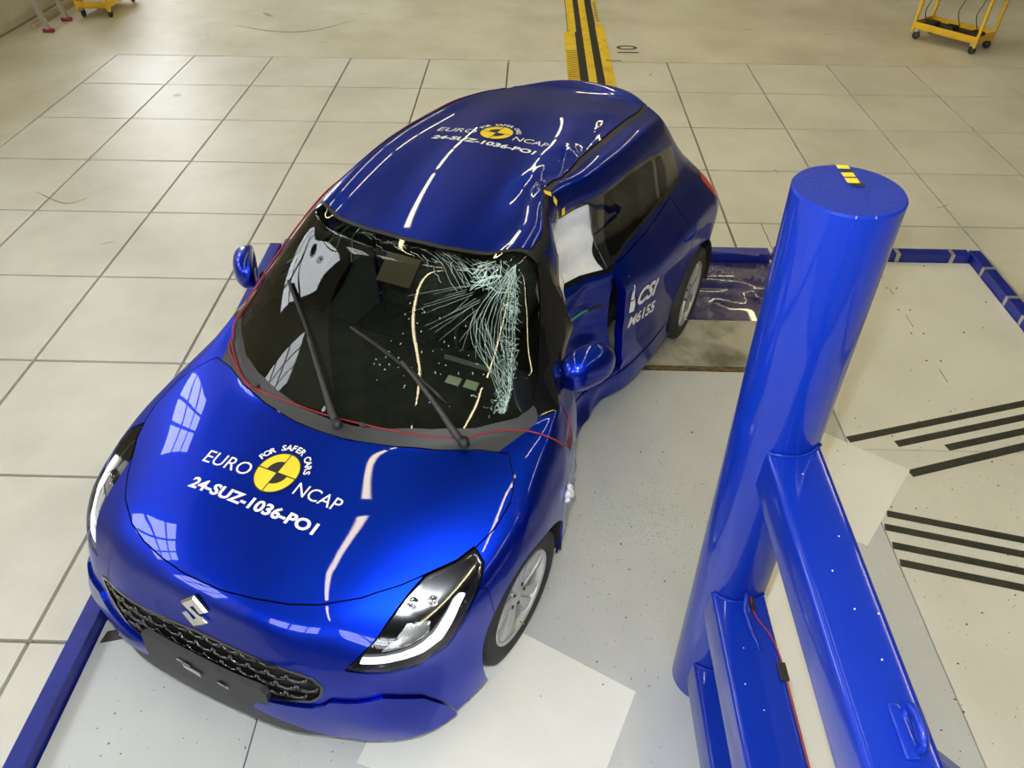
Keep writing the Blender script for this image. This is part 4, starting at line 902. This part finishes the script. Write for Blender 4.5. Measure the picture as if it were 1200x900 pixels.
def beam(x0, x1, z0, z1):
    w_, h_ = x1-x0, z1-z0; y0 = -7.53; L = y0-YE; cx, czz = (x0+x1)/2-5.684, (z0+z1)/2
    b = MB(); pr = []; rr = .016
    for (sx, sz, a0) in ((1, 1, 0), (-1, 1, math.pi/2), (-1, -1, math.pi), (1, -1, 1.5*math.pi)):
        for k in range(5): a = a0+k*math.pi/8; pr.append((cx+sx*(w_/2-rr)+rr*math.cos(a), czz+sz*(h_/2-rr)+rr*math.sin(a)))
    for y in (y0, YE): b.v += [(x, y+7.505, z) for x, z in pr]
    m_ = len(pr); b.f = [(i, (i+1) % m_, m_+(i+1) % m_, m_+i) for i in range(m_)] + [tuple(range(m_, 2*m_))]
    o = b.ob('beam', M['rig'], rig, True, angle=.5)
    # weld bead where the beam meets the pole
    wpts = []
    for x in np.linspace(x0+.004, x1-.004, 9): px = 5.684+TX*z1; d_ = math.sqrt(max(PR**2-(x-px)**2, .0004)); wpts.append((x-5.684, -d_+TY*z1-.006, z1+.001))
    wp2 = [(p[0], p[1], p[2]+random.uniform(-.001, .003)) for p in wpts]
    MB().tube(wp2, [.005]*9, 6).ob('weld_bead', M['rig'], o, True)
    return o
bt = beam(5.578, 5.734, 1.345, 1.50); bmid = beam(5.568, 5.748, .60, .77); bl = beam(5.590, 5.765, .10, .275)
st_ = MB().tube([(5.665-5.684, -.135, .83), (5.662-5.684, -.17, .782), (5.672-5.684, -.25, .776), (5.685-5.684, -.31, .774)], [.007, .009, .007, .004], 6).ob('weld_bead', M['rig'], bmid, True)
for pts_, y_ in (([(5.733, 1.488), (5.90, 1.31), (5.90, 0), (5.733, 0)], -8.402),):
    gp = MB().prism([(x-5.684, z) for x, z in pts_], 0, .022, Matrix.Rotation(math.pi/2, 3, 'X')).ob('gusset_plate', M['rig'], rig); gp.location = (0, y_+7.505, 0)
MB().box((5.662-5.684, -8.90+7.505, .75), (.17, .17, 1.50), bev=.012).ob('end_post', M['rig'], rig, True, angle=.6)
lug = MB(); lug.tube([(.003+.0, -.872+.042*math.sin(a), 1.524+.026*math.cos(a)) for a in np.linspace(0, 2*math.pi, 28, endpoint=False)], .009, 8, closed=True)
lg = lug.ob('lifting_eye', M['rig'], rig, True); MB().box((-.012, -.872, 1.504), (.03, .11, .012), bev=.004).ob('eye_foot', M['rig'], lg, True)
for (x, y) in ((-.02, -.60), (.005, -.40), (.03, -.61), (-.03, -.20), (.0, -.72), (-.04, -.5)): MB().lathe([(0, .0008), (.0018, .0007), (.0022, 0)], 7, Matrix.Rotation(math.pi/2, 3, 'X')).ob('paint_chip', M['white'], rig).location = (x, y, 1.50)
for (x, y) in ((-.05, -.30), (-.07, -.42), (-.03, -.50)): MB().lathe([(0, .0008), (.0018, .0007), (.0022, 0)], 7, Matrix.Rotation(math.pi/2, 3, 'X')).ob('paint_chip', M['white'], rig).location = (x, y, .77)
pw = MB().tube(spline([(5.79, -7.43, .86), (5.755, -7.52, .84), (5.708, -7.575, .81), (5.692, -7.635, .782), (5.696, -7.69, .775), (5.728, -7.76, .775), (5.742, -7.83, .774), (5.7445, -7.95, .773), (5.745, -8.1, .772), (5.745, -8.35, .771)], 6), .0028, 6).ob('red_cable', M['red'], None, True)
tag(pw, 'thin red cable taped along the middle blue beam of the pole rig', 'cable')
for (x, y, w_, l_) in ((5.694, -7.645, .016, .055), (5.738, -7.885, .028, .06)): MB().box((x, y, .776), (w_, l_, .010), bev=.003).ob('cable_tape', M['tblack'], pw)
# ------------------------------------------------------------------ glass crumbs on the deck
gc = MB(); rg_ = random.Random(11)
for k in range(900):
    if rg_.random() < .6: x, y = 5.58+rg_.gauss(0, .17), -6.68+rg_.gauss(0, .14)
    else: x, y = rg_.uniform(5.05, 6.1), rg_.uniform(-7.4, -6.2)
    s_ = rg_.uniform(.0015, .0042); a_ = rg_.uniform(0, 6.28); c_, n_ = math.cos(a_), math.sin(a_)
    gc.add([(x+c_*s_, y+n_*s_, .0005), (x-n_*s_, y+c_*s_, .0005), (x-c_*s_, y-n_*s_, .0005), (x+n_*s_*.6, y-c_*s_*.6, .0005), (x, y, s_*.9)], [(0, 1, 4), (1, 2, 4), (2, 3, 4), (3, 0, 4)])
crumb = material('green_glass_crumbs', (.22, .42, .36), .12); tag(gc.ob('glass_crumbs', crumb), 'scattered green glass crumbs on the grey deck between car and pole', 'debris', kind='stuff')
dk = MB()
for k in range(1900):
    x, y = rg_.uniform(3.15, 8.1), rg_.uniform(-8.4, -5.6)
    s_ = rg_.uniform(.0012, .0040) if rg_.random() < .93 else rg_.uniform(.005, .008); a_ = rg_.uniform(0, 6.28); c_, n_ = math.cos(a_), math.sin(a_); q = rg_.uniform(.4, 1)
    dk.add([(x+c_*s_, y+n_*s_, .0012), (x-n_*s_*q, y+c_*s_*q, .0012), (x-c_*s_, y-n_*s_, .0012), (x+n_*s_*q, y-c_*s_*q, .0012), (x, y, .0012+s_*.5)], [(0, 1, 4), (1, 2, 4), (2, 3, 4), (3, 0, 4)])
tag(dk.ob('dark_grit', M['scuff']), 'dark grit and paint flakes strewn over the deck plates', 'debris', kind='stuff')
# ------------------------------------------------------------------ tool carts
def cart(loc, rz, label, load):
    t = empty('tool_cart', loc, rz, label, 'cart', None); Lx, Ly = .82, .44
    for z in ((.13, .62) if load else (.13, .62)):
        tr = MB(); tr.box((0, 0, z), (Lx, Ly, .01))
        for s in (-1, 1): tr.box((0, s*(Ly/2-.006), z+.035), (Lx, .012, .075)); tr.box((s*(Lx/2-.006), 0, z+.035), (.012, Ly, .075))
        tray = tr.ob('tray', M['cartyellow'], t); MB().box((0, 0, z+.012), (Lx-.03, Ly-.03, .012)).ob('tray_mat', M['black'], tray)
    for sx in (-1, 1):
        for sy in (-1, 1):
            MB().box((sx*(Lx/2-.012), sy*(Ly/2-.012), .48), (.032, .032, .80), bev=.004).ob('post', M['cartyellow'], t)
            cs = MB().box((sx*(Lx/2-.05), sy*(Ly/2-.04), .105), (.05, .05, .03)).ob('caster', M['alu'], t)
            q = MB().lathe([(.012, -.014), (.044, -.014), (.048, 0), (.044, .014), (.012, .014)], 16).ob('caster_wheel', M['rubber'], cs, True); q.location = (sx*(Lx/2-.05)+.012, sy*(Ly/2-.04), .048)
    return t
c1 = cart((10.14, .86, 0), -.88, 'yellow two-tier tool cart with black cables on its trays, on the right', 1)
for k in range(7):
    y = -.14+.28*rng.random(); x = -.32+.6*rng.random(); z = .155
    o = MB().tube(spline([(x, y, z), (x+.12*rng.uniform(-1, 1), y+.05*rng.uniform(-1, 1), z+.02), (x+.2*rng.uniform(-1, 1), max(-.18, min(.18, y+.1*rng.uniform(-1, 1))), z+.01)], 5), .011, 6).ob('coiled_cable', M['black'], c1, True)
for (x, y) in ((-.28, .0), (-.05, .02), (.27, .03)): MB().box((x, y, .170), (.13, .16, .05), bev=.012).ob('cable_bag', M['interior'], c1, True)
for (x, y) in ((-.34, -.2), (-.10, .2), (.12, .21)): MB().tube(spline([(x, y, .66), (x+.04, y*.95, .48), (x+.01, y*.9, .32), (x+.09, y*.8, .17)], 5), .005, 5).ob('hanging_lead', M['black'], c1, True)
for (x, y, mt) in ((-.2, 0, 'grey'), (.1, .03, 'interior'), (.3, -.02, 'brown')): MB().box((x, y, .665), (.18, .2, .07), bev=.012).ob('tool_box', M[mt], c1, True)
c2 = cart((-.87, 1.79, 0), math.pi/2, 'yellow tool cart with a white box on its bottom tray, beside the left wall', 1)
MB().box((-.22, .02, .205), (.22, .24, .13), bev=.006).ob('white_box', M['white'], c2)
# ------------------------------------------------------------------ stepladder leaning by the wall
ld = empty('stepladder', (-1.2, .78, 0), 0, 'grey aluminium ladder with red feet leaning against the left wall', 'ladder')
for (y, mt) in ((0, 0), (.48, 0)):
    d_ = Vector((-.45, .06, 2.6)); MB().tube([Vector((0, y, .03)), Vector((0, y, .03))+d_], .038, 4).ob('rail', M['alu'], ld)
    MB().box((.0, y, .022), (.13, .07, .044), bev=.012).ob('foot', M['redrubber'], ld, True)
for k in range(8): z = .30+.28*k; x = -.45*z/2.6; MB().box((x, .24+.06*z/2.6, z), (.05, .46, .03)).ob('rung', M['alu'], ld)
pl = MB().box((0, 0, .03), (.06, 1.3, .06)).ob('wooden_batten', mottle(material('pale_wood', (.5, .42, .25), .7), (.42, .34, .2), (.55, .47, .3), 6)); pl.location = (-1.46, 1.55, 0); tag(pl, 'pale wooden batten lying on the floor along the left wall behind the ladder', 'batten')
pp = MB().tube([(11.9, 3.3, .03), (12.9, 1.3, .03)], .03, 10).ob('floor_conduit', M['alu'], None, True); tag(pp, 'grey metal conduit on the floor behind the right yellow cart', 'pipe')
# ------------------------------------------------------------------ rubber scuffs on the bare floor
sf = MB(); r3 = random.Random(5)
def scuff(pts, w_):
    q = spline([(x, y, .0009) for x, y in pts], 6); n0 = len(sf.v)
    for i, p in enumerate(q):
        t = q[min(i+1, len(q)-1)]-q[max(i-1, 0)]; t = np.array([-t[1], t[0], 0]); t /= np.linalg.norm(t)+1e-9; k = w_*math.sin(math.pi*(i+.3)/(len(q)-.4))/2
        sf.v += [tuple(p-t*k), tuple(p+t*k)]
    sf.f += [(n0+2*i, n0+2*i+1, n0+2*i+3, n0+2*i+2) for i in range(len(q)-1)]
for k in range(46):
    x, y = r3.uniform(-1.2, 12.5), r3.uniform(-6.5, 4)
    if (PX0-.2 < x < PX1+.2 and y < PY1+.2) or (5.2 < x < 6.0): continue
    a, L = r3.uniform(-.5, .5)+(1.57 if r3.random() < .25 else 0), r3.uniform(.05, .28)
    scuff([(x, y), (x+L*.5*math.cos(a), y+L*.5*math.sin(a)+r3.uniform(-.02, .02)), (x+L*math.cos(a), y+L*math.sin(a))], r3.uniform(.006, .018))
scuff([(1.0, 1.2), (1.6, .95), (2.1, 1.0), (2.6, 1.5)], .05); scuff([(1.25, 1.75), (1.45, 1.55)], .05); scuff([(.75, -3.4), (1.1, -3.6), (1.25, -3.5)], .02)
tag(sf.ob('floor_scuffs', mottle(material('floor_scuff', (.3, .28, .22), .6), (.24, .22, .17), (.40, .38, .31), 14)), 'faint dark scuff marks scattered over the concrete floor', 'marks', kind='stuff')
